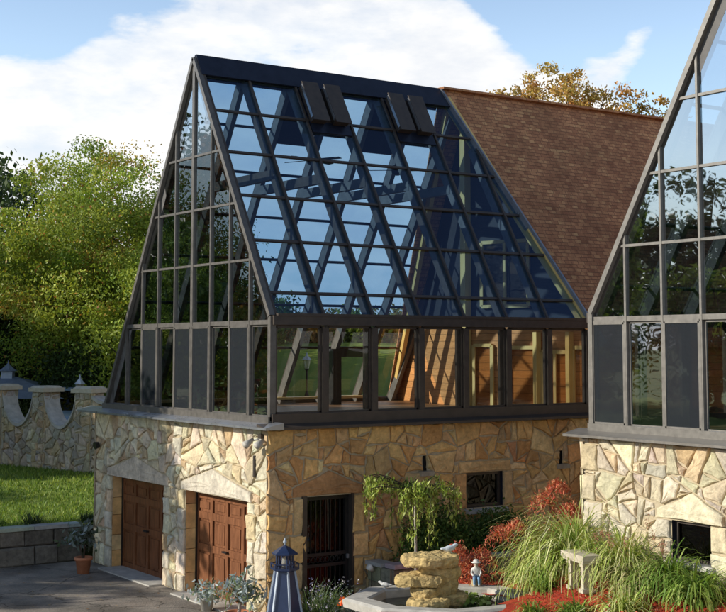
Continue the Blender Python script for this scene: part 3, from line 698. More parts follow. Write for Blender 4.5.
# cellar window
w = thing('cellar_window', None, None); w.parent = H1
mb = MB(); x0, x1, z0, z1 = 4.52, 5.48, 1.72, 2.42
for a, b, c, d in ((x0, x0 + .06, z0, z1), (x1 - .06, x1, z0, z1), (x0 + .06, x1 - .06, z1 - .06, z1), (x0 + .06, x1 - .06, z0, z0 + .06)): mb.box(a, b, SU + .08, SU + .16, c, d)
mb.build('frame', M['bronze'], w)
mb = MB(); mb.box(x0 + .06, x1 - .06, SU + .12, SU + .13, z0 + .06, z1 - .06); mb.build('pane', M['dark_glass'], w)
mb = MB(); mb.prism([(x0 - .06, SU + .1, z0), (x0 - .06, SU - .13, z0 - .04), (x0 - .06, SU - .13, z0 - .11), (x0 - .06, SU + .1, z0 - .11)], (x1 - x0 + .12, 0, 0)); mb.build('sill', M['concrete'], w)
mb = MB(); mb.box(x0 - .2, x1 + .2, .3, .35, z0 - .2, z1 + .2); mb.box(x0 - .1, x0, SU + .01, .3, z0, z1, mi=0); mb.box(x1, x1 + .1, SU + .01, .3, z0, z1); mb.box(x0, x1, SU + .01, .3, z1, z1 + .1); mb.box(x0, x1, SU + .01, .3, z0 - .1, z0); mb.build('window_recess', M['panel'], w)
for x, z in ((3.47, 2.52), (7.1, 2.48)):
    mb = MB(); mb.box(x - .16, x + .16, SU - .12, SU + .03, z - .09, z); mb.c = [(.42, .36, .27)] * len(mb.c); mb.build('vent_ledge', M['block'], H1)
    mb = MB(); mb.box(x - .2, x + .2, SU + .05, SU + .12, z - .1, z + .4); mb.build('vent_slot', M['rubber'], H1)
# corner floodlight
fl = thing('floodlight', None, None); fl.parent = H1
mb = MB(); mb.box(SV - .12, SV, .12, .24, 3.24, 3.36); mb.build('mounting_box', M['bronze'], fl)
for yy, dx in ((.02, -.12), (.30, -.2)):
    mb = MB(); mb.tube([(SV - .1, .18, 3.27), (SV + dx * .8 - .05, yy, 3.24)], [.018, .018], 6)
    mb.tube([(SV + dx * .8 - .02, yy, 3.26), (SV + dx - .10, yy - .02, 3.20), (SV + dx - .17, yy - .03, 3.16)], [.03, .06, .075], 10); mb.build('lamp_head', M['concrete'], fl, True)
mb = MB(); mb.tube([(SV - .1, 7.62, 2.72), (SV - .2, 7.62, 2.7)], [.07, .09], 10); mb.build('wall_lamp', M['black'], H1)
mb = MB(); mb.tube([(SV - .06, .45, 2.55), (SV - .06, .45, 2.95)], [.035, .035], 8); mb.build('wall_vent', M['bronze'], H1)

# shingled roof behind, its raked (prow) edge over the glass, and the timber end wall
def uv_slope(sign): return lambda p: (p.x, (p.z) * 1.158)
EV = -.32
def roof_quad(mb, a_e, ridge0, eave0, x1, lift):
    h_e = HE + EV * SL if a_e < AP else slope_h(a_e)
    pts = [Vector((ridge0, AP, HA + lift)), Vector((eave0, a_e, h_e + lift)), Vector((x1, a_e, h_e + lift)), Vector((x1, AP, HA + lift))]
    mb.prism(pts, (0, 0, -.09))
mb = MB(); roof_quad(mb, EV, 6.42, LEN + .22, 24, .07); mb.build('shingle_roof', M['shingle'], H1, uvf=uv_slope(1))
mb = MB(); roof_quad(mb, A_END + .3, 6.42, LEN + .1, 24, .07); mb.build('shingle_roof', M['shingle'], H1, uvf=uv_slope(-1))
mb = MB(); mb.bar((6.40, AP, HA + .02), (LEN + .20, EV, HE + EV * SL + .02), .05, .2, (0, -.862, .507)); mb.build('rake_flashing', M['flash'], H1)
mb = MB(); mb.bar((6.42, AP, HA + .09), (24, AP, HA + .09), .3, .05, (0, 0, 1)); mb.build('ridge_shingles', M['shingle'], H1, uvf=lambda p: (p.x, p.y))
mb = MB(); mb.bar((6.55, AP - .06, HA - .18), (LEN + .02, .12, HE + .02), .12, .22, (0, -.862, .507)); mb.build('rake_beam', M['yellow_wood'], H1)
mb = MB(); mb.bar((6.7, AP + .06, HA - .2), (LEN + .02, A_END - .3, HS + .4), .12, .22, (0, .862, .507)); mb.build('rake_beam', M['yellow_wood'], H1)
XW = 7.25
mb = MB(); mb.poly([(XW, AP, 3.5), (XW, AP, 5.6), (LEN + .3, .03, HE - .05), (LEN + .3, .03, 3.5)]); mb.build('timber_end_wall', M['siding'], H1)
mb = MB(); mb.poly([(XW, AP, 5.6), (XW, AP, HA - .15), (LEN + .3, .03, HE - .05)]); mb.build('dark_gable_wall', M['panelwall'], H1)
mb = MB(); mb.poly([(XW, AP, 3.5), (XW, AP, 5.5), (LEN + .08, AP + (HA - 5.5) / SL * .99, 5.5), (LEN + .3, A_END, HS), (LEN + .3, A_END, 3.5)]); mb.build('timber_end_wall', M['siding'], H1)
mb = MB(); mb.poly([(XW, AP, 5.5), (XW, AP, HA - .15), (LEN + .08, AP + (HA - 5.5) / SL * .99, 5.5)]); mb.build('dark_gable_wall', M['panelwall'], H1)
mb = MB(); mb.bar((XW - .09, AP, 3.55), (XW - .09, AP, HA - .5), .18, .18, (0, 1, 0)); mb.build('king_post', M['yellow_wood'], H1)
def on_wall(t, out=.0):         # along the right wing of the prow wall, t = 0 at the king post .. 1 at the eave
    n = Vector((-1, -(LEN + .3 - XW) / (AP - .03), 0)).normalized()
    return Vector((XW + t * (LEN + .3 - XW), AP + t * (.03 - AP), 0)) + n * out
def wall_frame(parent, t0, t1, z0, z1, glass='amber_glass', fmat='yellow_wood', w=.08, mid=False):
    q = [(t0, z0), (t1, z0), (t1, z1), (t0, z1)]; fb = MB()
    P_ = lambda t, z, o: on_wall(t, o) + Vector((0, 0, z))
    n = on_wall(.5, 1) - on_wall(.5, 0)
    for i in range(4): fb.bar(P_(q[i][0], q[i][1], .05), P_(q[(i + 1) % 4][0], q[(i + 1) % 4][1], .05), w, .06, n)
    if mid: fb.bar(P_((t0 + t1) / 2, z0, .05), P_((t0 + t1) / 2, z1, .05), w * .8, .06, n)
    f = fb.build('frame', M[fmat], parent)
    mb = MB(); mb.poly([P_(t, z, .03) for t, z in q]); mb.build('pane', M[glass], parent)
for t0, t1, z0, z1, nm, md in ((.05, .2, 3.56, 5.0, 'glazed_door', False), (.33, .55, 3.56, 4.95, 'glazed_door', False), (.60, .80, 3.56, 4.85, 'interior_window', True), (.84, .965, 3.56, 4.95, 'interior_window', False), (.12, .5, 5.9, 7.4, 'interior_window', True)):
    e = thing(nm, None, None); e.parent = H1; wall_frame(e, t0, t1, z0, z1, mid=md)
for t in (.57, .82, .975):
    p = on_wall(t, .1); mb = MB(); mb.bar((p.x, p.y, 3.55), (p.x, p.y, min(5.3, HA - t * 5.4)), .12, .14, (1, 0, 0)); mb.build('wall_post', M['yellow_wood'], H1)
mb = MB(); mb.box(LEN + .35, 24, -.02, .06, 3.4, 5.5); mb.build('side_wall', M['siding'], H1)
mb = MB(); mb.box(23.9, 24, .06, 6.5, 0, 5); mb.poly([(23.9, -.2, 5), (23.9, AP, HA), (23.9, A_END, 5)]); mb.build('rear_wall', M['siding'], H1)
# framed glazed door standing in the long slope, low parapet
mb = MB()
for a, b in ((5.32, 5.56), (6.36, 6.6)): mb.box(a, b, 6.1, 6.3, 3.56, 4.72)
mb.box(5.32, 6.6, 6.1, 6.3, 4.72, 4.92); mb.build('dormer_door_frame', M['black'], H1)
mb = MB(); mb.bar((0.1, 7.1, 3.7), (7.0, 7.1, 3.7), .06, .3, (0, 1, 0)); mb.build('knee_wall', M['yellow_wood'], H1)

# ---------------- right house
H2 = thing('glass_gabled_house', 'second glass gable on pale stone base cropped by right edge, garden bed at its foot', 'house', (0, 0, 0))
RV, RU = 3.445, -4.83
T2 = lambda a, d, h: (RV + d, RU - a, h)
glass_house(H2, T2, False)
fr2 = lambda x, y, d: Vector((RV - .13 - d, RU + .13 - x, y))
wx0, wx1, wz0, wz1 = 1.95, 2.73, 1.67, 2.28
mb = MB(); ex = [[(wx0 - .35, wz1), (wx1 + .3, wz1), (wx1 + .3, wz1 + .16), (wx0 + .45, wz1 + .46), (wx0 - .3, wz1 + .16)], rect(wx1, wx1 + .34, wz0 + .2, wz1), rect(wx1, wx1 + .42, wz0 - .15, wz0 + .2)]
for z in (0, .5, 1.0, 1.45, 1.95, 2.4, 2.9): ex.append(rect(-.03, random.choice((.3, .45, .36)), z, min(ftop, z + (.5 if z < 1 else .45 if z != 1.45 else .5))))
stone_face(mb, fr2, 8.2, ftop, [rect(wx0, wx1, wz0, wz1)], ex, 77, .2, -.03, CREAM)
mb.build('stone_wall', [M['stone'], M['mortar']], H2)
fr3 = lambda x, y, d: Vector((RV - .13 + x, RU + .13 + d, y))
mb = MB(); stone_face(mb, fr3, 12, ftop, [], [], 78, .3, -.05, CREAM); mb.build('stone_wall', [M['stone'], M['mortar']], H2)
w = thing('cellar_window', None, None); w.parent = H2
mb = MB(); X = RV - .02; yy0, yy1 = RU + .13 - wx1, RU + .13 - wx0
for a, b, c, d in ((yy0, yy0 + .05, wz0, wz1), (yy1 - .05, yy1, wz0, wz1), (yy0 + .05, yy1 - .05, wz1 - .05, wz1), (yy0 + .05, yy1 - .05, wz0, wz0 + .05)): mb.box(X - .03, X + .04, a, b, c, d)
mb.build('frame', M['bronze'], w)
mb = MB(); mb.box(X, X + .01, yy0 + .05, yy1 - .05, wz0 + .05, wz1 - .05); mb.build('pane', M['dark_glass'], w)
mb = MB(); mb.box(X - .22, X - .02, yy0 - .1, yy1 + .1, wz0 - .09, wz0); mb.build('sill', M['concrete'], w)
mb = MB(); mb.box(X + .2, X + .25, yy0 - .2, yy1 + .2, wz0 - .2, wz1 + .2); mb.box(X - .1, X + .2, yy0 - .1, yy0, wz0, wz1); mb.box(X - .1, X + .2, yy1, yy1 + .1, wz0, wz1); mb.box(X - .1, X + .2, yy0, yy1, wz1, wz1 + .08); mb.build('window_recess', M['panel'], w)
mb = MB(); mb.prism([(RV + .02, RU + .38, 3.585), (RV - .36, RU + .38, 3.50), (RV - .36, RU + .38, 3.46), (RV + .02, RU + .38, 3.46)], (0, -8.9, 0)); mb.build('sill_flashing', M['alu'], H2)
mb = MB(); q = [(RV + LEN, RU, 3.5), (RV + LEN, RU, HE), (RV + LEN, RU - AP, HA), (RV + LEN, RU - A_END, HS), (RV + LEN, RU - A_END, 3.5)]; mb.poly(q); mb.build('dark_end_wall', M['panelwall'], H2)
for s, ae in ((0, -.32), (1, A_END + .3)):
    mb = MB(); he = slope_h(ae)
    mb.prism([(RV + LEN - .1, RU - AP, HA + .16), (RV + LEN - .1, RU - ae, he + .16), (RV + 20, RU - ae, he + .16), (RV + 20, RU - AP, HA + .16)], (0, 0, -.09)); mb.build('shingle_roof', M['shingle'], H2, uvf=uv_slope(1))
mb = MB(); mb.box(RV + LEN, RV + 20, RU - .1, RU, 3.4, 5.4); mb.box(RV + 19.9, RV + 20, RU - 7, RU - .1, 0, 6); mb.build('side_wall', M['siding'], H2)

# ceiling fans hanging from the ridge
def make_fan():
    f = thing('ceiling_fan', 'black ceiling fan hanging under the glass roof, nearer the gable end', 'ceiling fan', (2.89, AP, 9.05), .4, 'ceiling fans under the glass roof')
    mb = MB(); mb.tube([(0, 0, .1), (0, 0, 1.72)], [.02, .02], 6); mb.build('rod', M['black'], f)
    mb = MB(); mb.lathe(0, 0, [(.05, -.12), (.12, -.08), (.14, .02), (.1, .1), (.03, .14)], 14); mb.build('motor', M['black'], f, True)
    for k in range(4):
        t = k * PI / 2; mb = MB(); d = Vector((math.cos(t), math.sin(t), 0)); mb.bar(d * .13, d * .72, .13, .015, (0.15 * -d.y, .15 * d.x, 1)); mb.build('blade', M['black'], f)
    return f
def copy_tree(o, parent=None):
    c = o.copy(); COL.objects.link(c); c.parent = parent
    for ch in list(o.children): copy_tree(ch, c)
    return c
fan = make_fan(); f2 = copy_tree(fan); f2.location = (5.17, AP, 9.0); f2.rotation_euler = (0, 0, .9)
f2['label'] = 'black ceiling fan hanging under the glass roof, nearer the shingled roof'

# furniture glimpsed behind the glass
ch = thing('deck_chair', 'dark seat with slanting pale wooden legs, low behind first eave window', 'chair', (1.05, 3.2, 3.56), .5)
mb = MB(); mb.bar((-.35, -.25, .0), (.3, -.25, .62), .05, .05, (0, 1, 0)); mb.bar((-.35, .25, 0), (.3, .25, .62), .05, .05, (0, 1, 0)); mb.bar((.35, -.22, 0), (-.2, -.22, .55), .05, .05, (0, 1, 0)); mb.bar((.35, .22, 0), (-.2, .22, .55), .05, .05, (0, 1, 0)); mb.build('leg_frame', M['yellow_wood'], ch)
mb = MB(); mb.prism([(-.45, -.3, .52), (.35, -.3, .46), (.35, .3, .46), (-.45, .3, .52)], (0, 0, .07)); mb.build('seat', M['black'], ch)
mb = MB(); mb.prism([(.3, -.3, .5), (.36, -.3, .5), (.5, -.3, .72), (.44, -.3, .72)], (0, .6, 0)); mb.build('backrest', M['black'], ch)

# ================================================================ LEFT: retaining wall, boundary wall, things beyond
def block_wall(name, label, cat, p0, p1, h, th, seed, pal, rows=(.26, .27, .27), top=True):
    rnd = random.Random(seed); a, b = Vector(p0), Vector(p1); t = (b - a).normalized(); nrm = Vector((t.y, -t.x, 0)); Ln = (b - a).length
    o = thing(name, label, cat, p0); mb = MB(); z = 0
    loc = lambda s, d, zz: t * s + nrm * d + Vector((0, 0, zz))
    for r in rows:
        s = 0
        while s < Ln - .05:
            w_ = rnd.uniform(.5, 1.15); s1 = min(Ln, s + w_)
            if Ln - s1 < .3: s1 = Ln
            d = rnd.uniform(.0, .06); q = []
            base = [(s + .008, z + .006), (s1 - .008, z + .006), (s1 - .008, z + r - .006), (s + .008, z + r - .006)]
            c = rnd.choice(pal); k = rnd.uniform(.75, 1.1); c = tuple(e * k for e in c)
            vs = [loc(x, -th, zz) for x, zz in base] + [loc(x, d, zz) for x, zz in base]
            cx, cz = (s + s1) / 2, z + r / 2
            vs += [loc(cx + (x - cx) * .93 + rnd.uniform(-.02, .02), d + rnd.uniform(.02, .06), cz + (zz - cz) * .8) for x, zz in base]
            mb.add(vs, [(0, 3, 2, 1)] + [(i, (i + 1) % 4, 4 + (i + 1) % 4, 4 + i) for i in range(4)] + [(4 + i, 4 + (i + 1) % 4, 8 + (i + 1) % 4, 8 + i) for i in range(4)] + [(8, 9, 10, 11)], c)
            s = s1
        z += r
    mb.build('stonework', M['rock'], o)
    if top:
        mb = MB(); s = 0
        while s < Ln - .05:
            s1 = min(Ln, s + rnd.uniform(.8, 1.4)); mb.prism([loc(s + .005, -th, z), loc(s1 - .005, -th, z), loc(s1 - .005, .07, z), loc(s + .005, .07, z)], (0, 0, .07 + rnd.uniform(0, .015)), tuple(rnd.uniform(.38, .5) * q for q in (1, .97, .92))); s = s1
        mb.build('coping', M['block'], o)
    return o
block_wall('retaining_wall', 'low dry stone retaining wall holding up the lawn beside the driveway', 'wall', (-14, 8.5, -.02), (-.15, 8.5, -.02), .8, .35, 4, [(.17, .15, .125), (.21, .19, .16), (.14, .13, .11), (.24, .21, .17)], rows=(.44, .36))
# scalloped boundary wall: pillars and dipped panels
bw = thing('boundary_wall', 'rubble stone garden wall with square pillars and scalloped dips across the lawn', 'wall', (0, 0, 0))
pil = [plan(a, b) for a, b in ((-15.6, 45.8), (-13.65, 44.7), (-11.75, 43.4), (-10.03, 41.9), (-8.35, 40.4), (-5.0, 38.6))]
def oriented(p, q):
    p, q = Vector((p[0], p[1], 0)), Vector((q[0], q[1], 0)); t = (q - p).normalized(); nrm = Vector((t.y, -t.x, 0)); return p, q, t, nrm
for i, p in enumerate(pil):
    q = pil[min(i + 1, len(pil) - 1)] if i < len(pil) - 1 else (2 * p[0] - pil[i - 1][0], 2 * p[1] - pil[i - 1][1])
    p_, q_, t, nrm = oriented(p, q); z = lawn_h(*p) - .1; hgt = 3.58 - z - (.02 * (i % 2)); mb = MB(); hw = .30
    for fi, (ax, nn) in enumerate(((t, nrm), (-nrm, t), (nrm, -t), (-t, -nrm))):
        fr = lambda x, y, d, ax=ax, nn=nn: Vector((p[0], p[1], z)) + ax * (x - hw) + nn * (hw + d) + Vector((0, 0, y))
        stone_face(mb, fr, 2 * hw, hgt, [], [], 300 + i * 7 + fi, .12, 0, GREYST, (.012, .03))
    mb.build('pillar', [M['stone'], M['mortar']], bw)
    mb = MB(); c4 = lambda e, zz: [Vector((p[0], p[1], zz)) + t * (a * e) + nrm * (b * e) for a, b in ((-1, -1), (1, -1), (1, 1), (-1, 1))]
    mb.prism(c4(.40, z + hgt), (0, 0, .13)); b0 = c4(.36, z + hgt + .13); mb.add(b0 + c4(.29, z + hgt + .19), [(0, 1, 5, 4), (1, 2, 6, 5), (2, 3, 7, 6), (3, 0, 4, 7), (4, 5, 6, 7)]); mb.build('pillar_cap', M['coping'], bw)
for i in range(len(pil) - 1):
    p_, q_, t, nrm = oriented(pil[i], pil[i + 1]); Ln = (q_ - p_).length; z0 = min(lawn_h(*pil[i]), lawn_h(*pil[i + 1])) - .15
    n = 14; prof = []
    for k in range(n + 1):
        s = k / n; prof.append((.3 + (Ln - .6) * s, 3.42 - 0.98 * math.sin(PI * s) ** .55 * (1 if i < 4 else .3)))
    fr = lambda x, y, d: p_ + t * x + nrm * (.2 + d) + Vector((0, 0, y + z0))
    mb = MB(); tmp = MB(); hmax = 3.45 - z0
    hs = []
    for k in range(n): # region above the dip is cut away
        x0_, x1_ = prof[k][0], prof[k + 1][0]; hs.append([(x0_ - .001, prof[k][1] - z0), (x1_ + .001, prof[k + 1][1] - z0), (x1_ + .001, hmax + .1), (x0_ - .001, hmax + .1)])
    stone_face(mb, fr, Ln - .6, hmax, hs, [], 400 + i, .2, .3, GREYST, (.03, .06))
    back = [p_ + t * x - nrm * .2 + Vector((0, 0, zz)) for x, zz in prof]; front = [p_ + t * x + nrm * .19 + Vector((0, 0, zz)) for x, zz in prof]
    mb.add(back + [b + Vector((0, 0, -3)) for b in back], [(k, k + 1, n + 2 + k, n + 1 + k) for k in range(n)], (1, 1, 1), 1)
    mb.build('panel', [M['stone'], M['mortar']], bw)
    mb = MB()
    for k in range(n):
        A = [p_ + t * x + nrm * e + Vector((0, 0, zz + dz)) for (x, zz) in (prof[k], prof[k + 1]) for e in (-.26, .3) for dz in (0, .1)]
        mb.add(A, [(0, 4, 6, 2), (1, 3, 7, 5), (0, 1, 5, 4), (2, 6, 7, 3), (0, 2, 3, 1), (4, 5, 7, 6)])
    mb.build('scalloped_coping', M['concrete'], bw)

# slate-roofed pavilion with a cupola, beyond the wall
px, py = plan(-13.2, 48.4); pz = lawn_h(px, py)
pv = thing('pavilion', 'low pavilion with blue grey hipped roof and small cupola behind the wall', 'pavilion', (px, py, pz - .2), math.atan2(-.5637, .826))
zr = 3.18 - pz + .2
mb = MB(); mb.add([(-6.3, -2.2, zr), (2.75, -2.2, zr), (2.75, 2.2, zr), (-6.3, 2.2, zr), (-3.8, 0, zr + .72), (.5, 0, zr + .72)], [(0, 1, 5, 4), (1, 2, 5), (2, 3, 4, 5), (3, 0, 4), (0, 3, 2, 1)]); 
M['slate'] = mat_noise('blue_grey_slate', (.12, .15, .2), (.2, .24, .31), 6, .5, 0, .5, .4, .02); mb.build('roof', M['slate'], pv)
for x in (-5.8, -3.1, -.4, 2.3):
    for y in (-1.8, 1.8):
        mb = MB(); mb.box(x - .09, x + .09, y - .09, y + .09, 0, zr); mb.build('post', M['bronze'], pv)
mb = MB(); mb.box(.0, .40, -.2, .2, zr + .62, zr + .92); mb.build('cupola', M['paleblue'], pv)
mb = MB(); mb.lathe(.2, 0, [(.36, zr + .92), (.26, zr + .98), (.10, zr + 1.12), (.03, zr + 1.2), (.012, zr + 1.32)], 8, rot=PI / 8); mb.build('cupola_roof', M['slate'], pv)

# parked car behind the wall
cx, cy = plan(-10.45, 47.2); cz = lawn_h(cx, cy)
car = thing('parked_van', 'pale blue van parked behind the scalloped stone wall', 'van', (cx, cy, cz + .14), math.atan2(.826, .5637) + .05); car.scale = (1.3, 1.3, 1.3)
def car_section(x, w0, w1, z0, z1):      # ring of the body shell
    return [(x, -w0, z0), (x, -w0 * 1.02, (z0 + z1) / 2), (x, -w1, z1), (x, w1, z1), (x, w0 * 1.02, (z0 + z1) / 2), (x, w0, z0)]
mb = MB(); secs = [car_section(*s) for s in ((-2.15, .7, .62, .35, .78), (-1.95, .85, .78, .25, .95), (-1.0, .88, .82, .22, 1.02), (.9, .88, .82, .22, 1.04), (1.9, .86, .78, .25, 1.05), (2.15, .75, .7, .4, .95))]
vs = [v for s in secs for v in s]; mb.add(vs, [(i * 6 + k, i * 6 + (k + 1) % 6, (i + 1) * 6 + (k + 1) % 6, (i + 1) * 6 + k) for i in range(5) for k in range(6)] + [tuple(range(6))[::-1], tuple(range(30, 36))]); mb.build('body', M['carpaint'], car, True)
mb = MB(); g0 = [(-1.1, -.78, 1.0), (-1.1, .78, 1.0), (1.75, .78, 1.04), (1.75, -.78, 1.04)]; g1 = [(-.45, -.62, 1.52), (-.45, .62, 1.52), (1.25, .62, 1.52), (1.25, -.62, 1.52)]
mb.add(g0 + g1, [(0, 1, 5, 4), (1, 2, 6, 5), (2, 3, 7, 6), (3, 0, 4, 7)]); mb.build('windows', M['dark_glass'], car)
mb = MB(); mb.add([(x, y, 1.52) for x, y, _ in g1] + [(x * .8 + .08, y * .7, 1.6) for x, y, _ in g1], [(0, 1, 5, 4), (1, 2, 6, 5), (2, 3, 7, 6), (3, 0, 4, 7), (4, 5, 6, 7)])
for i in range(4): mb.bar(g0[i], g1[i], .07, .07, (0, 0, 1))
mb.build('roof', M['carpaint'], car)
for x in (-1.35, 1.3):
    for y in (-.8, .8):
        wl = thing('wheel', None, None); wl.parent = car
        mb = MB(); mb.tube([(x, y - .1, .22), (x, y + .1, .22)], [.33, .33], 18); mb.build('tyre', M['rubber'], wl)
        mb = MB(); mb.tube([(x, y - .105, .22), (x, y + .105, .22)], [.19, .19], 14); mb.build('rim', M['flash'], wl)
# garden lamps
def lamp(label, x, y, z, H):
    l = thing('garden_lamp', label, 'lamp', (x, y, z), .3)
    mb = MB(); mb.lathe(0, 0, [(.09, -.1), (.09, .15), (.045, .25), (.04, H - .55), (.1, H - .52), (.1, H - .48)], 10); mb.build('post', M['black'], l)
    mb = MB(); mb.lathe(0, 0, [(.09, H - .48), (.16, H - .12)], 6); mb.build('lantern', M['lampglass'], l)
    mb = MB(); mb.lathe(0, 0, [(.2, H - .12), (.12, H - .03), (.05, H + .05), (.03, H + .12), (.01, H + .2)], 6); mb.build('lantern_roof', M['paleblue'], l)
x, y = plan(-2.3, 54); lamp('lantern lamp on post on the far lawn, seen through first eave window', x, y, lawn_h(x, y), 4.58 - lawn_h(x, y))
x, y = plan(-9.55, 44.6); lamp('pale lantern lamp on post behind the rightmost scalloped wall dip', x, y, lawn_h(x, y), 3.85 - lawn_h(x, y))

# ================================================================ COURTYARD GARDEN
# raised planter against the eave wall
pl = block_wall('stone_planter', 'raised stone planter against the shaded eave wall, green shrub in it', 'planter', (2.05, -.95, 0), (6.3, -.95, 0), .93, .25, 9, [(.30, .27, .21), (.36, .32, .25), (.26, .24, .2)], rows=(.29, .29, .28))
rnd = random.Random(3); mb = MB()
for r in range(3):
    z = r * .287; s = .02
    while s < .72:
        s1 = min(.75, s + rnd.uniform(.3, .5)); mb.box(-.02 - rnd.uniform(0, .02), .22, s + .005, s1 - .005, z + .006, z + .28, tuple(q * rnd.uniform(.8, 1.1) for q in (.32, .3, .22))); s = s1
mb.build('side_stonework', M['rock'], pl)
mb = MB(); mb.box(-.08, .24, .255, .78, .862, .935, (.42, .43, .43)); mb.build('side_coping', M['block'], pl)
mb = MB(); mb.poly([(.2, .2, .84), (4.2, .2, .84), (4.2, .82, .84), (.2, .82, .84)]); mb.build('soil', M['bark'], pl)

# pond basin
PX, PY, PZ, PR = 1.53, -3.1, .75, 1.37
pond = thing('fountain_basin', 'octagonal concrete fountain basin with wide rim and dark water', 'fountain', (PX, PY, 0), 0)
def stretch(v):
    e = Vector((.826, -.5637, 0)); k = v.dot(e); return v + e * (k * .24 + .05)
def octo(r, z, jit=0, rs=1):
    rr = random.Random(rs); return [stretch(Vector(((1) * r * math.cos(2 * PI * k / 8 + .28) * (1 + rr.uniform(-jit, jit)), r * math.sin(2 * PI * k / 8 + .28) * (1 + rr.uniform(-jit, jit)), z))) for k in range(8)]
mb = MB(); rings = [octo(1.2, 0, .01, 2), octo(1.22, .58, .01, 2), octo(PR, .60, .02), octo(PR + .02, .72, .02), octo(PR - .03, .755, .02), octo(1.06, .75, .02), octo(1.03, .72, .02), octo(1.01, .35, .02)]
vs = [v for r in rings for v in r]; mb.add(vs, [(i * 8 + k, i * 8 + (k + 1) % 8, (i + 1) * 8 + (k + 1) % 8, (i + 1) * 8 + k) for i in range(7) for k in range(8)] + [tuple(56 + k for k in range(8))], (.62, .6, .54))
mb.build('basin', M['concrete'], pond)
mb = MB(); mb.poly(octo(1.02, .60)); tag(mb.build('water', M['water'], pond), 'still dark water inside the basin')
def slab(mb, cx, cy, z0, z1, rx, ry, n, rnd, c, rot=0., tilt=(0, 0)):
    ang = sorted(rnd.uniform(0, 2 * PI) for _ in range(n)); n = 7; ang = [2 * PI * k / n + rnd.uniform(-.3, .3) for k in range(n)]
    R = [rnd.uniform(.78, 1.2) for _ in range(n)]
    n2 = n * 2; ang = [2 * PI * k / n2 + rnd.uniform(-.12, .12) for k in range(n2)]; R = [q * rnd.uniform(.93, 1.05) for r0, r1 in zip(R, R[1:] + R[:1]) for q in (r0, (r0 + r1) / 2)]; n = n2
    def ring(k, z, jit): return [(cx + (rx * k * R[i] * math.cos(a) * math.cos(rot) - ry * k * R[i] * math.sin(a) * math.sin(rot)), cy + (rx * k * R[i] * math.cos(a) * math.sin(rot) + ry * k * R[i] * math.sin(a) * math.cos(rot)), z + rnd.uniform(-jit, jit) + tilt[0] * rx * k * math.cos(a) + tilt[1] * ry * k * math.sin(a)) for i, a in enumerate(ang)]
    h = z1 - z0
    rings = [ring(.90, z0, .012), ring(.97, z0 + h * .25, .018), ring(1.0, z0 + h * .5, .02), ring(1.01, z0 + h * .75, .018), ring(.985, z1 - .03, .014), ring(.94, z1 - .004, .012), ring(.62, z1 + .003, .016), ring(.3, z1 + .008, .012)]
    vs = [v for r in rings for v in r] + [(cx, cy, z1 + .008)]; m = n
    mb.add(vs, [tuple(range(m))[::-1]] + [(i * m + k, i * m + (k + 1) % m, (i + 1) * m + (k + 1) % m, (i + 1) * m + k) for i in range(7) for k in range(m)] + [(7 * m + k, 7 * m + (k + 1) % m, 8 * m) for k in range(m)], c)
rnd = random.Random(12)
rk = thing('rock_cascade', 'stacked ochre ledge rocks rising from the fountain basin', 'rock fountain', (PX - .12, PY + .08, .585), math.atan2(-.5637, .826))
CH = bpy.data.textures.new('rock_chips', 'CLOUDS'); CH.noise_scale = .09; CH.noise_depth = 3
specs = [(-.1, -.22, .0, .17, .42, .3, 0), (.18, .2, .0, .22, .46, .34, .2), (-.08, -.02, .17, .34, .30, .26, .3), (.12, .12, .2, .46, .32, .3, 0), (-.20, .0, .36, .54, .44, .34, .12), (.16, .16, .44, .66, .36, .3, .1), (-.02, .02, .68, .86, .58, .42, .05)]
for k, (x, y, z0, z1, rx, ry, rot) in enumerate(specs):
    mb = MB(); kk = rnd.uniform(.8, 1.1); slab(mb, x, y, z0, z1, rx, ry, 11, rnd, tuple(q * kk for q in (.64, .48, .22)), rot, (rnd.uniform(-.03, .03), 0)); o = mb.build('slab', M['rock'], rk); sb = o.modifiers.new('subdivide', 'SUBSURF'); sb.subdivision_type = 'SIMPLE'; sb.levels = sb.render_levels = 3; dp = o.modifiers.new('chips', 'DISPLACE'); dp.texture = CH; dp.strength = .055; dp.mid_level = .5; dp.texture_coords = 'LOCAL'
for (x, y, s_) in ((-.24, -.32, .03), (-.38, -.1, .045), (.0, -.3, .04), (.1, .1, .05)):
    pass
# pond plants
pr = np.random.default_rng(44)
wp = thing('water_lettuce', 'pale green floating water lettuce in the fountain basin', 'water plant', (PX + .52, PY + .02, .605))
cs = np.stack([pr.normal(0, .2, 180), pr.normal(0, .16, 180), pr.uniform(.01, .09, 180)], 1); np_mesh('foliage', leaf_quads(pr, cs, .10, -.3, .7), 4, pick_cols(pr, [(.25, .34, .08), (.35, .42, .14), (.16, .25, .05)], 180), M['leaf'], wp)
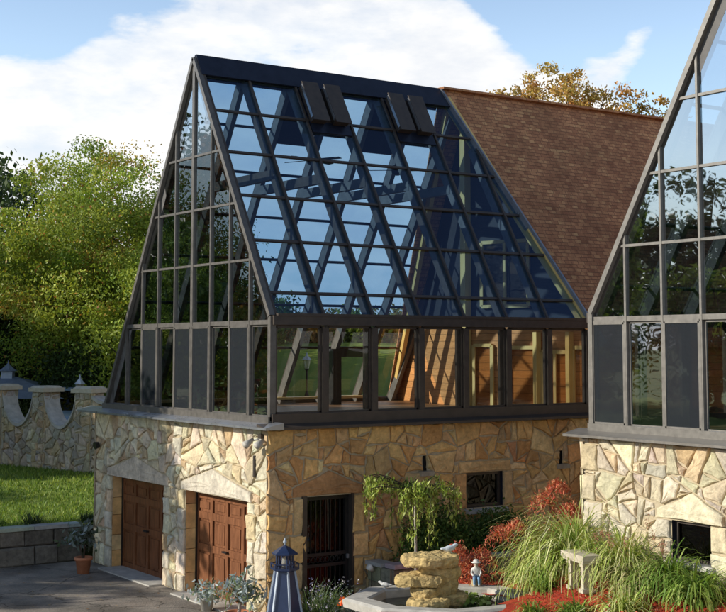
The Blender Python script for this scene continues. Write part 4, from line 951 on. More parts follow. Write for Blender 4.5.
# statuettes: skinned bodies
def skinned(name, pts, edges, rad, parent, colf, sub=2, mat='figure'):
    me = bpy.data.meshes.new(name); me.from_pydata(pts, edges, []); o = bpy.data.objects.new('tmp', me); COL.objects.link(o)
    o.modifiers.new('s', 'SKIN'); sv = me.skin_vertices[0].data
    for i, r in enumerate(rad): sv[i].radius = (r, r) if not isinstance(r, tuple) else r
    sv[0].use_root = True
    s = o.modifiers.new('u', 'SUBSURF'); s.levels = sub; s.render_levels = sub
    dg = bpy.context.evaluated_depsgraph_get(); ev = o.evaluated_get(dg); m2 = bpy.data.meshes.new_from_object(ev)
    bpy.data.objects.remove(o); m2.name = name; m2.materials.clear(); m2.materials.append(M[mat])
    ca = m2.color_attributes.new('col', 'FLOAT_COLOR', 'CORNER'); arr = np.ones((len(m2.loops), 4), dtype=np.float32); k = 0
    for p in m2.polygons:
        arr[p.loop_start:p.loop_start + p.loop_total, :3] = colf(p.center)
    ca.data.foreach_set('color', arr.ravel()); m2.polygons.foreach_set('use_smooth', [True] * len(m2.polygons))
    return link(name, m2, parent)
sx, sy = 2.68, -2.62
st = thing('child_statuette', 'small painted statuette of seated child in white top and blue trousers', 'statue', (sx, sy, .755), math.atan2(-.826, -.5637) )
pts = [(0, 0, .14), (0, 0, .22), (.005, 0, .29), (.01, 0, .325), (.018, 0, .375), (.02, 0, .41), (.0, .035, .13), (.10, .04, .135), (.11, .042, .03), (.15, .044, .01), (.0, -.035, .13), (.10, -.04, .135), (.11, -.042, .03), (.15, -.044, .01), (.0, .065, .28), (.03, .085, .21), (.09, .05, .17), (.0, -.065, .28), (.03, -.085, .21), (.09, -.05, .17)]
edges = [(0, 1), (1, 2), (2, 3), (3, 4), (4, 5), (0, 6), (6, 7), (7, 8), (8, 9), (0, 10), (10, 11), (11, 12), (12, 13), (2, 14), (14, 15), (15, 16), (2, 17), (17, 18), (18, 19)]
rad = [.052, .048, .042, .022, .046, .03, .036, .03, .022, .02, .036, .03, .022, .02, .024, .02, .016, .024, .02, .016]
def cc(p):
    if p.z > .335: return (.70, .60, .5) if p.z < .40 else (.80, .79, .76)
    if p.z > .175: return (.80, .80, .79)
    if p.z > .03: return (.20, .36, .58)
    return (.6, .57, .5)
b = skinned('body', pts, edges, rad, st, cc)
mb = MB(); mb.lathe(.016, 0, [(.085, .395), (.08, .405), (.052, .41), (.05, .44), (.03, .455)], 14, (.82, .81, .78)); mb.build('hat', M['figure'], st, True)
mb = MB(); slab(mb, .0, 0, -.005, .1, .09, .09, 9, rnd, (.45, .36, .22)); mb.build('seat_stone', M['rock'], st)
mb = MB()
for s_ in (-1, 1): mb.lathe(.060, .018 * s_, [(.002, .374), (.006, .378), (.002, .384)], 6, (.05, .04, .03))
mb.build('eyes', M['figure'], st)
def bird(label, x, y, z, rz, k, cols):
    t = thing('bird_figurine', label, 'figurine', (x, y, z), rz); t.scale = (k, k, k)
    pts = [(0, 0, .075), (.06, 0, .10), (.10, 0, .145), (.135, 0, .15), (.165, 0, .143), (-.08, 0, .075), (-.18, 0, .09)]
    skinned('body', pts, [(0, 1), (1, 2), (2, 3), (3, 4), (0, 5), (5, 6)], [(.062, .062), (.052, .052), (.034, .034), (.034, .034), (.008, .008), (.045, .045), (.03, .012)], t, lambda p: cols[0] if p.z > .085 else cols[1])
    mb = MB(); mb.lathe(0, 0, [(.055, 0), (.05, .012), (.02, .02), (.018, .04)], 10, cols[1]); mb.build('base', M['figure'], t)
zt = .585 + .86 + .008
bx, by = rk.location.x + .30 * .826 + .18 * .5637, rk.location.y - .30 * .5637 + .18 * .826
bird('blue and white bird figurine perched on the topmost ledge rock', bx, by, zt - .01, -.3, .95, ((.66, .73, .8), (.75, .77, .78)))
bird('small white bird figurine at the left rim of the fountain basin', PX - .35, PY + 1.16, .75, 2.4, .75, ((.8, .8, .78), (.72, .71, .68)))

# weeping tree
wt = thing('weeping_tree', 'slender weeping sapling with yellow green drooping leaves beside the fountain', 'tree', (2.3, -1.34, 0))
wr = np.random.default_rng(9); mb = MB(); ctr = Vector((.0, 0, 2.33))
mb.tube([(0, 0, 0), (.01, .01, 1.0), (-.01, 0, 1.9), (.0, 0, 2.35)], [.032, .028, .024, .02], 8); mb.build('trunk', M['palebark'], wt, True)
mb = MB(); lv = []
rnd = random.Random(5)
dirs = [(-1, 0)] * 4 + [(1, 0)] * 3
for k in range(44):
    az = 2 * PI * k / 44 + rnd.uniform(-.25, .25); Rr = rnd.choice((.2, .35, .5, .7)) * rnd.uniform(.8, 1.2); hh = rnd.uniform(-.15, .25); dn = rnd.choice((.3, .5, .8, 1.15)) * rnd.uniform(.8, 1.2)
    d = Vector((math.cos(az), math.sin(az), 0)); pts = []
    if d.dot(Vector((-.826, .5637, 0))) > .75: Rr = rnd.uniform(.75, 1.05); hh += .08; dn *= .75
    for t in np.linspace(0, 1, 9):
        r_ = Rr * min(1, t * 2.0) ** .8; z_ = 2.33 + hh * math.sin(min(1, t * 2) * PI * .6) * 1.0 - dn * max(0, t - .35) ** 1.5 * 1.5
        pts.append(d * r_ + Vector((0, 0, z_)))
    mb.tube(pts, [.012 - .001 * i for i in range(9)], 5)
    for i in range(1, 9):
        for _ in range(11):
            f = rnd.random(); p = pts[i - 1].lerp(pts[i], f); lv.append((p.x + rnd.gauss(0, .035), p.y + rnd.gauss(0, .035), p.z + rnd.gauss(-.03, .03)))
mb.build('branches', M['bark'], wt)
lv = np.array(lv); np_mesh('foliage', leaf_quads(wr, lv, .095, 1.1, .34), 4, pick_cols(wr, [(.32, .42, .07), (.42, .48, .10), (.24, .34, .05), (.50, .54, .18)], len(lv)), M['leaf'], wt)

def shrub(name, label, x, y, z, rx, ry, rz, n, leaf, pal, seed, cat='shrub', group=None, nclump=40, spread=.2, accent=None, accw=.1, stems=True, aspect=.5):
    r = np.random.default_rng(seed); t = thing(name, label, cat, (x, y, z), 0, group)
    d = r.normal(size=(nclump, 3)); d /= np.linalg.norm(d, axis=1)[:, None]; d[:, 2] = np.abs(d[:, 2]) * 1.0
    c = d * (r.uniform(.35, 1, nclump) ** .5)[:, None] * np.array([rx, ry, rz]) * .85
    idx = r.integers(0, nclump, n); p = c[idx] + r.normal(size=(n, 3)) * np.array([rx, ry, rz]) * spread; p[:, 2] = np.abs(p[:, 2]) + .02
    cb = pick_cols(r, pal, nclump); cols = pick_cols(r, pal, n, cb[idx], .5)
    if accent is not None: k = r.uniform(0, 1, n) < accw; cols[k] = pick_cols(r, accent, int(k.sum()))
    np_mesh('foliage', leaf_quads(r, p, leaf, .2, aspect), 4, cols, M['leaf'], t)
    if stems:
        mb = MB()
        for k in range(min(nclump, 14)): e = Vector(c[k]); mb.tube([(e.x * .08, e.y * .08, -.05), e * .5 + Vector((0, 0, .05)), e], [.018, .012, .004], 5)
        mb.build('stem', M['bark'], t)
    return t
GREEN = [(.07, .14, .03), (.10, .18, .035), (.055, .11, .025), (.13, .21, .05)]
shrub('green_shrub', 'dense dark green shrub in the planter, widest of the two', 3.55, -.5, .86, .95, .36, .98, 7000, .075, GREEN, 71, nclump=60)
shrub('green_shrub', 'feathery lighter green shrub at the right end of the planter', 4.9, -.52, .86, .85, .36, .80, 6000, .08, [(.08, .15, .035), (.11, .19, .045), (.06, .11, .03)], 72, nclump=50)

# mulch bed in front of the right house
def bed_h(x, y):
    h = .68 + .56 * sstep(1.4, 2.9, x) * sstep(-3.6, -5.0, y) + .1 * sstep(2.6, 3.4, x)
    e = min(sstep(-.8, 1.0, x + .0), 1); h *= .1 + .9 * e
    h *= sstep(-1.2, -1.9, y) if x < 6 else 1
    return h + .02 * math.sin(x * 5 + y * 3) + .015 * math.sin(y * 9)
mb = MB(); xs = [-.8 + .2 * i for i in range(34)]; ys = [-12 + .2 * i for i in range(56)]
keep = lambda x, y: True
vs = [(x, y, bed_h(x, y)) for y in ys for x in xs]; nx = len(xs); fs = []
for j in range(len(ys) - 1):
    for i in range(nx - 1):
        x, y = xs[i] + .1, ys[j] + .1
        if (x - PX) ** 2 + (y - PY) ** 2 < 1.15 ** 2: continue
        if x < 1.9 and y > -3.6 and (x - PX) ** 2 + (y - PY) ** 2 > 1.3: continue
        if y < RU - .05 and x > RV + .1: continue
        fs.append((j * nx + i, j * nx + i + 1, (j + 1) * nx + i + 1, (j + 1) * nx + i))
mb.add(vs, fs); tag(mb.build('mulch_bed', M['mulch'], smooth=True), kind='structure')
mr = np.random.default_rng(8); n = 9000; X = mr.uniform(1.0, 4.2, n); Y = mr.uniform(-8.2, -2.0, n)
ok = ((X - PX) ** 2 + (Y - PY) ** 2 > 1.7 ** 2) & ~((Y < RU) & (X > RV - .15)) & ~((X < 1.9) & (Y > -3.6)); X, Y = X[ok], Y[ok]; n = len(X)
Zm = np.array([bed_h(a, b) for a, b in zip(X, Y)]) + .012
q = leaf_quads(mr, np.stack([X, Y, Zm], 1), .075, 0, .3); q[:, :, 2] = Zm[:, None] + (q[:, :, 2] - Zm[:, None]) * .35
tag(np_mesh('mulch_chips', q, 4, pick_cols(mr, [(.45, .06, .03), (.60, .12, .06), (.28, .04, .025), (.5, .2, .12), (.42, .26, .16)], n), M['figure']), 'loose red wood chips scattered over the mulch bed', 'mulch', kind='stuff')

# ornamental grasses
def grass_clump(label, x, y, n, L0, L1, width, droop, pal, seed, lift=(30, 88), group='arching grasses in the mulch bed', plumes=0, base_r=.16, name='ornamental_grass', cat='ornamental grass', z=None):
    r = np.random.default_rng(seed); t = thing(name, label, cat, (x, y, bed_h(x, y) - .03 if z is None else z), 0, group)
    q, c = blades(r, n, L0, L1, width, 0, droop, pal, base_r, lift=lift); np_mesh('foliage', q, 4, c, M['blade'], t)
    for _ in range(1 if plumes else 0):
        q, c = blades(r, plumes, L1 * .8, L1 * 1.0, .010, 0, .9, [(.45, .38, .2), (.5, .42, .25)], base_r * .6, lift=(60, 88))
        s = len(c) // 5; tips = (q[-plumes:, 2] + q[-plumes:, 3]) / 2
        cen = np.repeat(tips, 40, axis=0) + r.normal(0, .028, (plumes * 40, 3)) * np.array([1, 1, 2.4])
        np_mesh('plume', np.concatenate([q, leaf_quads(r, cen, .05, .5, .25)]), 4, np.concatenate([c, pick_cols(r, [(.42, .2, .14), (.5, .3, .2), (.36, .16, .1)], len(cen))]), M['blade'], t)
    return t
PALE = [(.46, .56, .13), (.60, .66, .2), (.32, .44, .08), (.78, .77, .42), (.68, .69, .3), (.2, .31, .055)]
LUSH = [(.15, .27, .04), (.22, .35, .055), (.30, .42, .08), (.11, .20, .03), (.38, .47, .13)]
BUFF = [(.50, .47, .22), (.60, .54, .29), (.36, .40, .13), (.44, .45, .17), (.25, .33, .08)]
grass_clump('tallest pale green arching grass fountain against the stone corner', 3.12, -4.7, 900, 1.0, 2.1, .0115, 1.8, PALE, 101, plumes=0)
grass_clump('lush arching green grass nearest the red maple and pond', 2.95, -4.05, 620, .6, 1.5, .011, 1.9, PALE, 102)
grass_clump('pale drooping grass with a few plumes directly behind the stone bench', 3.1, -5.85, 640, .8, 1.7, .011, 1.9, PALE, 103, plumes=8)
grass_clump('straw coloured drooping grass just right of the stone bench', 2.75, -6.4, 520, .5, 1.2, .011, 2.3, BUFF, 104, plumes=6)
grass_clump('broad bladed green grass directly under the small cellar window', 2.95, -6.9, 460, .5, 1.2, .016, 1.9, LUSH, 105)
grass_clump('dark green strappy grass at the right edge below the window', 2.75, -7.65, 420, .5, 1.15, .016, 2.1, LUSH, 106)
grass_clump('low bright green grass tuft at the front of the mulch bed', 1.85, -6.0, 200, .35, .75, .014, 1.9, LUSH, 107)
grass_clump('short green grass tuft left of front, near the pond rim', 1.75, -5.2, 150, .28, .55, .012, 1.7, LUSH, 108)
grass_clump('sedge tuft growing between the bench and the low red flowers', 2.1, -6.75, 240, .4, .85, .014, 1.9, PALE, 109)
shrub('flowering_groundcover', 'low mound of green leaves and red flowers at the bottom right', 1.6, -6.95, bed_h(1.6, -6.95) - .02, .5, .5, .34, 2600, .06, LUSH, 110, 'flowers', accent=[(.6, .1, .06), (.62, .22, .1), (.5, .3, .12)], accw=.42, stems=False)
shrub('flowering_groundcover', 'patch of small coral flowers beside the right edge', 1.95, -7.7, bed_h(1.95, -7.7) - .02, .45, .45, .3, 2000, .055, LUSH, 111, 'flowers', accent=[(.6, .12, .08), (.55, .25, .14)], accw=.3, stems=False)
grass_clump('tuft of bright green blades between the bench and the stone basin rim', 2.35, -4.75, 130, .3, .6, .012, 1.7, LUSH, 131)
# laceleaf maple: tiers of red foliage
jm = thing('red_maple', 'laceleaf maple with tiers of feathery red leaves beside the grasses', 'tree', (3.3, -2.75, .3))
r = np.random.default_rng(61); cl = [(-.72, .2, .72, .36), (-.92, .1, 1.02, .27), (-.45, .15, .95, .26), (-.55, .1, .5, .3), (-.1, .1, 1.38, .24), (.15, -.05, 1.5, .2), (.62, -.3, 2.0, .24), (.85, -.4, 2.25, .2), (1.05, -.5, 1.85, .22)]
pts = []; 
for (x, y, z, s) in cl:
    k = int(760 * s / .3); g_ = r.normal(size=(k, 3)) * np.array([s, s, s * .42]); g_[:, 2] -= .35 * (g_[:, 0] ** 2 + g_[:, 1] ** 2) / s
    a, b_ = .826 * x + .5637 * y, -.5637 * x + .826 * y; pts.append(g_ * .58 + np.array([a, b_, z]))
pts = np.concatenate(pts); np_mesh('crown', leaf_quads(r, pts, .085, .7, .22), 4, pick_cols(r, [(.62, .13, .07), (.72, .24, .13), (.48, .08, .05), (.66, .36, .18), (.3, .1, .05)], len(pts)), M['leaf'], jm)
mb = MB()
for (x, y, z, s) in cl:
    a, b_ = .826 * x + .5637 * y, -.5637 * x + .826 * y; mb.tube([(0, 0, .1), (a * .3, b_ * .3, z * .55), (a, b_, z)], [.035, .022, .006], 6)
mb.build('trunk', M['bark'], jm, True)
# stone bench
bx, by = 2.42, -5.55; bz = bed_h(bx, by)
bn = thing('stone_bench', 'small cream stone bench half hidden by drooping grass', 'bench', (bx, by, bz), -PI / 2 - .25)
mb = MB(); mb.box(-.36, .36, -.16, .16, .50, .585); mb.box(-.33, .33, -.14, .14, .46, .50); mb.build('seat', M['coping'], bn)
for s_ in (-.2, .2):
    mb = MB(); mb.box(s_ - .07, s_ + .07, -.12, .12, .0, .06); mb.box(s_ - .045, s_ + .045, -.09, .09, .06, .40); mb.box(s_ - .06, s_ + .06, -.11, .11, .40, .46); mb.build('leg', M['coping'], bn)

# lighthouse ornament
lx, ly = plan(-1.345, 23.0); lh = thing('lighthouse_ornament', 'navy wooden garden lighthouse with pale corner trims and lantern top', 'garden ornament', (lx, ly, 0), .1)
mb = MB(); n8 = 6
mb.lathe(0, 0, [(.40, 0), (.40, .08), (.35, .1), (.17, 1.14), (.0, 1.14)], n8, rot=.2); mb.build('tower', M['navy'], lh)
for k in range(n8):
    a = 2 * PI * k / n8 + .2; mb = MB(); mb.bar((.358 * math.cos(a), .358 * math.sin(a), .1), (.176 * math.cos(a), .176 * math.sin(a), 1.14), .032, .03, (math.cos(a), math.sin(a), 0)); mb.build('corner_trim', M['paleblue'], lh)
mb = MB(); mb.lathe(0, 0, [(.18, 1.12), (.255, 1.15), (.255, 1.185), (.1, 1.187)], n8, rot=.2); mb.build('gallery', M['navy'], lh)
mb = MB()
for k in range(n8):
    a, a2 = 2 * PI * k / n8 + .2, 2 * PI * (k + 1) / n8 + .2; p, q = Vector((.24 * math.cos(a), .24 * math.sin(a), 0)), Vector((.24 * math.cos(a2), .24 * math.sin(a2), 0))
    mb.bar(p + Vector((0, 0, 1.25)), q + Vector((0, 0, 1.25)), .02, .02); mb.bar(p + Vector((0, 0, 1.18)), p + Vector((0, 0, 1.26)), .02, .02, (1, 0, 0))
mb.build('gallery_rail', M['navy'], lh)
mb = MB()
for k in range(n8): a = 2 * PI * k / n8 + .2; mb.bar((.14 * math.cos(a), .14 * math.sin(a), 1.18), (.14 * math.cos(a), .14 * math.sin(a), 1.42), .03, .03, (1, 0, 0))
mb.build('lantern_post', M['navy'], lh)
mb = MB(); mb.lathe(0, 0, [(.05, 1.187), (.055, 1.26), (.045, 1.34), (.02, 1.37)], 10); mb.build('lamp', M['lampglass'], lh, True)
mb = MB(); mb.lathe(0, 0, [(.225, 1.40), (.23, 1.425), (.12, 1.50), (.02, 1.555)], n8, rot=.2); mb.build('roof', M['navy'], lh)
mb = MB(); mb.lathe(0, 0, [(.015, 1.55), (.012, 1.58), (.03, 1.60), (.032, 1.62), (.012, 1.65), (.006, 1.68)], 10); mb.build('finial', M['paleblue'], lh, True)

# pots
def pot(mb, r, h): mb.lathe(0, 0, [(r * .68, 0), (r * .92, h * .82), (r * 1.06, h * .82), (r * 1.08, h), (r * .92, h), (r * .88, h * .86), (.01, h * .85)], 22)
SILV = [(.30, .36, .38), (.40, .46, .48), (.22, .28, .27), (.18, .24, .14), (.5, .55, .57)]
x, y = plan(-2.2, 23.75)
p1 = thing('potted_plant', 'silver leaved plant in low pot beside the near stone corner', 'potted plant', (x, y, 0), 0)
mb = MB(); pot(mb, .24, .28); mb.build('pot', M['terracotta'], p1, True)
r = np.random.default_rng(31); cs = []; qs = []; cl = []
for k in range(46):
    az = r.uniform(0, 2 * PI); el = r.uniform(.15, 1.4); R = r.uniform(.25, .62); d = np.array([math.cos(az) * math.cos(el), math.sin(az) * math.cos(el), math.sin(el)]); base = np.array([0, 0, .72]) * r.uniform(.7, 1.15)
    for t in np.linspace(.25, 1, 7):
        c = base + d * R * t - np.array([0, 0, .28 * t * t]); cs.append(c + r.normal(0, .02, 3))
cs = np.array(cs); np_mesh('foliage', leaf_quads(r, cs, .16, .5, .32), 4, pick_cols(r, SILV, len(cs)), M['leaf'], p1)
mb = MB(); mb.tube([(0, 0, .2), (.02, 0, .45), (0, .02, .7)], [.04, .03, .015], 7); mb.build('stem', M['palebark'], p1)
q, c = blades(r, 26, .7, 1.05, .02, 0, 2.6, [(.14, .2, .05), (.2, .25, .07), (.3, .2, .1)], .04, lift=(50, 80)); q[:, :, 2] += .45; np_mesh('trailing_leaf', q, 4, c, M['blade'], p1)
x, y = plan(-2.95, 25.3)
p2 = thing('potted_plant', 'small grey pot of trailing silver leaves in front of the right garage door', 'potted plant', (x, y, 0), 0)
mb = MB(); pot(mb, .15, .26); mb.build('pot', M['concrete'], p2, True)
cs = r.normal(size=(240, 3)) * np.array([.16, .16, .1]) + np.array([0, 0, .38]); cs[:, 2] -= .6 * (cs[:, 0] ** 2 + cs[:, 1] ** 2); np_mesh('foliage', leaf_quads(r, cs, .12, .5, .4), 4, pick_cols(r, SILV, 240), M['leaf'], p2)
x, y = plan(-6.15, 29.4)
p3 = thing('potted_plant', 'terracotta pot with leggy grey leaved plant between the retaining wall and left garage', 'potted plant', (x, y, 0), 0)
mb = MB(); pot(mb, .19, .36); mb.build('pot', M['terracotta'], p3, True)
cs = np.concatenate([r.normal(size=(90, 3)) * np.array([.11, .11, .11]) + np.array(c_) for c_ in ((-.22, .1, .8), (.03, -.05, .95), (.12, .1, .7))]); np_mesh('foliage', leaf_quads(r, cs, .14, .6, .45), 4, pick_cols(r, [(.10, .13, .11), (.16, .2, .18), (.24, .29, .3), (.07, .1, .05)], len(cs)), M['leaf'], p3)
mb = MB()
for e in ((-.22, .1, .8), (.03, -.05, .95), (.12, .1, .7)): mb.tube([(0, 0, .28), (e[0] * .4, e[1] * .4, .6), e], [.02, .015, .006], 6)
mb.build('stem', M['bark'], p3)
# lavender and small things by the door
x, y = plan(-.75, 23.95)
lav = thing('lavender_bush', 'grey green lavender bush with pale flower spikes before the iron door', 'shrub', (x, y, 0), 0)
q, c = blades(r, 420, .45, .95, .009, 0, .55, [(.12, .2, .05), (.18, .26, .09), (.10, .16, .08), (.22, .28, .16)], .3, lift=(38, 88)); 
tips = (q[-420:, 2] + q[-420:, 3]) / 2; tips = tips[::4]; cen = np.repeat(tips, 6, axis=0) + r.normal(0, .02, (len(tips) * 6, 3)) * np.array([1, 1, 2]); np_mesh('foliage', np.concatenate([q, leaf_quads(r, cen, .035, 0, .6)]), 4, np.concatenate([c, pick_cols(r, [(.30, .28, .5), (.45, .42, .55), (.6, .58, .6)], len(cen))]), M['blade'], lav)
x, y = plan(-.15, 23.6)
shrub('grey_shrub', 'low blue grey shrub between the lavender and the fountain basin', x, y, 0, .5, .4, .62, 2200, .05, [(.12, .15, .12), (.2, .23, .2), (.08, .11, .07), (.26, .29, .28)], 88)
x, y = plan(-.33, 22.9)
fl = thing('red_flower', 'single orange red flower head beside the left of the fountain rim', 'flower', (x, y, 0), 0)
mb = MB(); mb.tube([(0, 0, 0), (.01, 0, .35), (0, 0, .58)], [.008, .008, .006], 6); mb.build('stem', M['navy'] if False else M['bark'], fl)
cs = r.normal(size=(60, 3)) * .035 + np.array([0, 0, .62]); np_mesh('petals', leaf_quads(r, cs, .07, 0, .7), 4, pick_cols(r, [(.75, .1, .03), (.8, .2, .05)], 60), M['leaf'], fl)
sp = thing('spotlight', 'small white spotlight on stake right of the iron door', 'spotlight', (1.95, -.42, 0), 0)
mb = MB(); mb.tube([(0, 0, 0), (0, 0, .78)], [.012, .012], 6); mb.build('stake', M['black'], sp)
mb = MB(); mb.tube([(.06, .03, .76), (-.03, -.02, .82), (-.1, -.05, .86)], [.03, .05, .06], 12); mb.build('lamp_head', M['white'], sp, True)
# small shrubs along the retaining wall
for k, (a, b, s_) in enumerate(((-7.75, 31.3, .42), (-8.75, 31.2, .4), (-6.6, 32.0, .3))):
    x, y = plan(a, b); lab = ('spiky dark shrub in the middle of the retaining wall top', 'dark spiky shrub on the retaining wall at the left edge', 'low sprawling shrub on the retaining wall beside the garage corner')[k]
    rr = np.random.default_rng(200 + k); t = thing('wall_shrub', lab, 'shrub', (x, y, .8), 0, 'shrubs on the retaining wall')
    q, c = blades(rr, 150, s_ * .6, s_ * 1.3, .012, 0, 1.0, [(.04, .08, .02), (.07, .11, .03), (.1, .13, .05)], .18, lift=(20, 85)); np_mesh('foliage', q, 4, c, M['blade'], t)
# grey kerb slab beside the pot
mb = MB(); x, y = plan(-1.75, 22.9); mb.box(-.55, .55, -.14, .14, 0, .2); o = mb.build('kerb_stone', M['concrete'], loc=(x, y, 0)); o.rotation_euler = (0, 0, -.3); tag(o, 'grey kerb stone between the silver potted plant and the lighthouse', 'kerb')

# ================================================================ TREES
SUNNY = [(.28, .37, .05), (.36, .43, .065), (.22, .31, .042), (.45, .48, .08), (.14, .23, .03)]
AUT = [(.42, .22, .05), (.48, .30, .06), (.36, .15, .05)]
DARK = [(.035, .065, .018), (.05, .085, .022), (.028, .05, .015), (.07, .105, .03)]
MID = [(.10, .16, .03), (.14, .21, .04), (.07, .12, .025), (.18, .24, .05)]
REDS = [(.22, .07, .03), (.28, .12, .04), (.12, .09, .03), (.07, .08, .025), (.16, .05, .025)]
def T(label, a, b, H, R, base, pal, n, leaf, seed, **k):
    x, y = plan(a, b); z = lawn_h(x, y) if y > 8.8 and x < 60 else 0
    return make_tree(k.pop('name', 'broadleaf_tree'), label, x, y, z - .05, H - z, R, base, pal, n, leaf, seed, **k)
G = 'trees beyond the boundary wall'
T('largest yellow green tree with orange tinged leaves, left of the glass gable', -9.9, 51, 12.7, 5.1, 1.0, SUNNY, 130000, .13, 21, group=G, nclump=260, spread=.115, accent=AUT, accw=.035)
T('dark green tree at the left edge of the wood', -15.2, 54, 10.2, 3.8, .6, DARK, 36000, .16, 2, group=G, nclump=180, spread=.13)
T('mid green tree rising just behind the dark edge tree', -17, 60, 10.8, 4.6, 1.5, MID, 30000, .2, 3, group=G, nclump=90)
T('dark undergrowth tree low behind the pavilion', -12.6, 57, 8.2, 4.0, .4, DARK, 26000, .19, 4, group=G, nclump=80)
T('bright green narrow tree close beside the glass gable edge', -6.6, 46.5, 9.2, 2.9, .5, SUNNY, 40000, .135, 5, group=G, nclump=150, spread=.14)
T('dark leafy tree between the yellow green tree and the gable', -7.8, 55, 9.5, 3.6, .4, MID, 22000, .19, 6, group=G, nclump=80)
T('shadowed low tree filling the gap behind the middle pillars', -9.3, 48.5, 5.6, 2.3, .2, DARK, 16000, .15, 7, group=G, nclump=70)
T('far dark tree beyond the left edge of the pavilion', -19.5, 64, 14, 6, 1, DARK, 12000, .34, 8, group=G)
G2 = 'autumn trees behind the shingled roof'
AUTT = [(.50, .30, .09), (.56, .36, .10), (.50, .36, .09), (.52, .24, .08), (.42, .32, .09)]
T('sparse orange leaved treetop showing left above the shingled roof', 8.0, 56, 17.2, 2.9, 9, AUTT, 9500, .17, 11, group=G2, nclump=110, spread=.10)
T('thin yellowing treetop showing right above the shingled roof', 11.6, 56, 15.9, 2.7, 8, AUTT, 7000, .17, 12, group=G2, nclump=90, spread=.10)
G3 = 'bushes along the crest of the far lawn'
for k, (a, b, H, R, pal, lab) in enumerate(((-5.2, 64, 7.2, 2.4, MID, 'leftmost green bush on the far lawn crest'), (-2.6, 66, 6.7, 2.2, AUTT, 'orange bush on the far lawn crest behind the first eave window'), (0, 66, 6.6, 2.3, SUNNY, 'yellow green bush on the crest behind the second eave window'), (2.6, 65, 6.8, 2.1, AUTT, 'rusty bush on the crest behind the third eave window'), (5, 66, 7.2, 2.4, MID, 'rightmost green bush on the far lawn crest'))):
    T(lab, a, b, H, R, .1, pal, 3500, .26, 30 + k, group=G3, name='crest_bush', cat='bush', nclump=30, spread=.25, trunk_r=.06)
G4 = 'driveway trees mirrored in the gable glass'
specs = [(-17.2, 27.6, 10.2, 2.5, 1.7, MID, 'tree shading the left garage from beside the driveway'), (-22, 38.5, 9.6, 2.4, 1.5, DARK, 'dark tree shading the boundary wall from the left'),
         (-30, 39.5, 15.0, 3.6, .6, REDS, 'red autumn tree mirrored in the gable glass'), (-34, 46, 17, 4.6, .6, DARK, 'tall dark tree mirrored in the gable glass'),
         (-30, 45, 14.5, 3.6, .6, REDS, 'rusty tree mirrored left in the gable glass'), (-56, 27, 15.5, 4.0, .6, DARK, 'far dark tree mirrored in the right house glass'), (-58, 37, 16.5, 5.0, .5, DARK, 'dark tree mirrored in the second gable'), (-36, 40.5, 16.5, 4.0, .5, MID, 'farthest green tree beyond the driveway'), (-31, 52, 15.5, 4.6, .6, DARK, 'dark tree at the back of the driveway row'),
         (-60, 18, 14, 4.2, .6, REDS, 'reddish tree mirrored at the right edge of the second gable'), (-26, 33.0, 8.0, 1.3, 4.0, MID, 'small tree streaking the lawn with shadow'),
         (-24, 24.2, 8.4, 1.7, 4.5, MID, 'slender tree dappling the driveway with shadow')]
for k, (a, b, H, R, base, pal, lab) in enumerate(specs):
    thin = k in (10, 11); T(lab, a, b, H, R, base, pal, 3800 if thin else 20000, (.24 if thin else .30 if k == 0 else .36), 60 + k, group=G4, nclump=46 if thin else 90, spread=.2 if thin else .17)

for k in range(11):
    a, b = -74 - 5 * (k % 2), 8 + 7.5 * k
    T('tree %s of the far wood left of the driveway' % ('first second third fourth fifth sixth seventh eighth ninth tenth eleventh'.split()[k]), a, b, 15 + (k * 37 % 5), 5.5, .2, (DARK, MID, REDS)[k % 3], 6000, .42, 160 + k, group='far wood left of the driveway', nclump=50, spread=.24)
# ================================================================ SKY, SUN, CAMERA
SD = Vector((-1, .45, .46)).normalized()
wd = bpy.data.worlds.new('World'); scn.world = wd; wd.use_nodes = True; nt = wd.node_tree; nt.nodes.clear()
out = N(nt, 'ShaderNodeOutputWorld'); bg = N(nt, 'ShaderNodeBackground'); L(nt, bg.outputs[0], out.inputs[0]); bg.inputs[1].default_value = .15
sky = N(nt, 'ShaderNodeTexSky'); sky.sky_type = 'NISHITA'; sky.sun_disc = False
sky.sun_elevation = math.asin(SD.z); sky.sun_rotation = math.atan2(SD.x, SD.y); sky.air_density = 1.0; sky.dust_density = .05; sky.ozone_density = 1.5
tc = N(nt, 'ShaderNodeTexCoord'); mp = N(nt, 'ShaderNodeMapping'); mp.inputs['Scale'].default_value = (1, 1, 2.6); mp.inputs['Location'].default_value = (.35, .1, .0)
L(nt, tc.outputs['Generated'], mp.inputs['Vector'])
sx_ = N(nt, 'ShaderNodeSeparateXYZ'); L(nt, tc.outputs['Generated'], sx_.inputs[0])
f = noise(nt, mp.outputs[0], 5.5, 9, .55); f2 = noise(nt, mp.outputs[0], 11, 6, .6)
el = N(nt, 'ShaderNodeMapRange'); el.inputs[1].default_value = .10; el.inputs[2].default_value = .34; el.inputs[3].default_value = .07; el.inputs[4].default_value = -.10; L(nt, sx_.outputs[2], el.inputs[0])
ad = N(nt, 'ShaderNodeMath', operation='ADD'); L(nt, f, ad.inputs[0]); L(nt, el.outputs[0], ad.inputs[1])
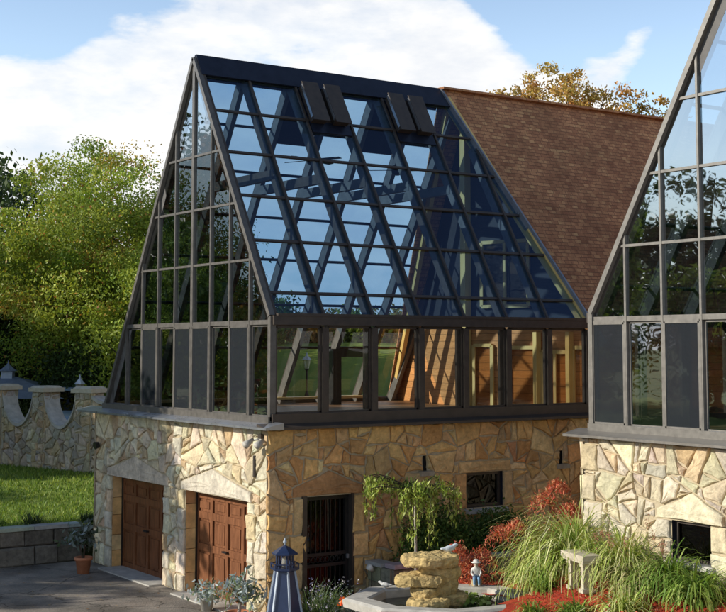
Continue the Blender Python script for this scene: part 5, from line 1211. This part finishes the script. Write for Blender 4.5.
for az_, el_, rad_, wt in ((-1.5, 12.0, 9.5, .17), (-10.5, 9.0, 7.0, .12), (4, 9.5, 6, .12), (10.8, 13.0, 2.2, .10), (-14.5, 15.3, 4.0, -.2), (8.5, 15.6, 4.5, -.22), (13.5, 10.5, 3.0, -.16), (-38, 12, 9, .10), (-80, 16, 22, -.22), (-84, 18, 4, .12), (-67, 15, 4, .14), (-92, 12, 4, .12), (-76, 9, 3, .10)):
    aa, ee = math.radians(az_), math.radians(el_); ca, cb_ = math.sin(aa) * math.cos(ee), math.cos(aa) * math.cos(ee)
    dn = N(nt, 'ShaderNodeVectorMath', operation='DOT_PRODUCT'); L(nt, tc.outputs['Generated'], dn.inputs[0])
    dn.inputs[1].default_value = (.826 * ca + .5637 * cb_, -.5637 * ca + .826 * cb_, math.sin(ee))
    mr_ = N(nt, 'ShaderNodeMapRange'); mr_.interpolation_type = 'SMOOTHSTEP'; mr_.inputs[1].default_value = math.cos(math.radians(rad_)); mr_.inputs[2].default_value = math.cos(math.radians(rad_ * .35)); mr_.inputs[4].default_value = wt
    L(nt, dn.outputs['Value'], mr_.inputs[0]); a2 = N(nt, 'ShaderNodeMath', operation='ADD'); L(nt, ad.outputs[0], a2.inputs[0]); L(nt, mr_.outputs[0], a2.inputs[1]); ad = a2
lo_ = N(nt, 'ShaderNodeMapRange'); lo_.inputs[1].default_value = .005; lo_.inputs[2].default_value = .10; lo_.inputs[3].default_value = .10; lo_.inputs[4].default_value = 0; L(nt, sx_.outputs[2], lo_.inputs[0])
a3 = N(nt, 'ShaderNodeMath', operation='ADD'); L(nt, ad.outputs[0], a3.inputs[0]); L(nt, lo_.outputs[0], a3.inputs[1]); ad = a3
mk = ramp(nt, ad.outputs[0], [(.49, 0), (.56, .8), (.66, 1)])
sh = ramp(nt, f2, [(.3, (5.4, 5.7, 6.2)), (.62, (7.4, 7.3, 7.1))])
sk = mixc(nt, 1.0, sky.outputs[0], (1.7, 1.55, 1.5), 'MULTIPLY')
lb = ramp(nt, sx_.outputs[2], [(.0, 1), (.14, 0)]); sk = mixc(nt, lb, sk, (2.9, 4.1, 5.6))
hi = ramp(nt, sx_.outputs[2], [(.26, 1), (.50, .10)]); mk2 = N(nt, 'ShaderNodeMath', operation='MULTIPLY'); L(nt, mk, mk2.inputs[0]); L(nt, hi, mk2.inputs[1])
dm = ramp(nt, sx_.outputs[2], [(.22, 1), (.55, .56)]); sk = mixc(nt, 1.0, sk, dm, 'MULTIPLY')
L(nt, mixc(nt, mk2.outputs[0], sk, sh), bg.inputs[0])
su = bpy.data.lights.new('sun', 'SUN'); su.energy = 5.0; su.angle = math.radians(.53); su.color = (1, .94, .82)
so = bpy.data.objects.new('sun', su); COL.objects.link(so); so.rotation_euler = SD.to_track_quat('Z', 'Y').to_euler(); so.location = (-20, 10, 30)
cam = bpy.data.cameras.new('camera'); co = bpy.data.objects.new('camera', cam); COL.objects.link(co)
cpx, cpy = plan(0, 0); co.location = (cpx, cpy, 4.94)
cam.sensor_width = 36; cam.lens = 36 * 1315 / 726; cam.clip_end = 4000; cam.clip_start = .1
PITCH = math.radians(4.6); cam.shift_y = (42 - 1315 * math.tan(PITCH)) / 726
fw = Vector((.5637, .826, math.tan(PITCH))).normalized()
co.rotation_euler = fw.to_track_quat('-Z', 'Y').to_euler(); scn.camera = co
scn.view_settings.view_transform = 'Standard'; scn.view_settings.look = 'None'; scn.view_settings.exposure = 0; scn.view_settings.gamma = 1
try:
    scn.cycles.max_bounces = 10; scn.cycles.transparent_max_bounces = 24; scn.cycles.sample_clamp_indirect = 6; scn.cycles.use_denoising = True
except Exception: pass
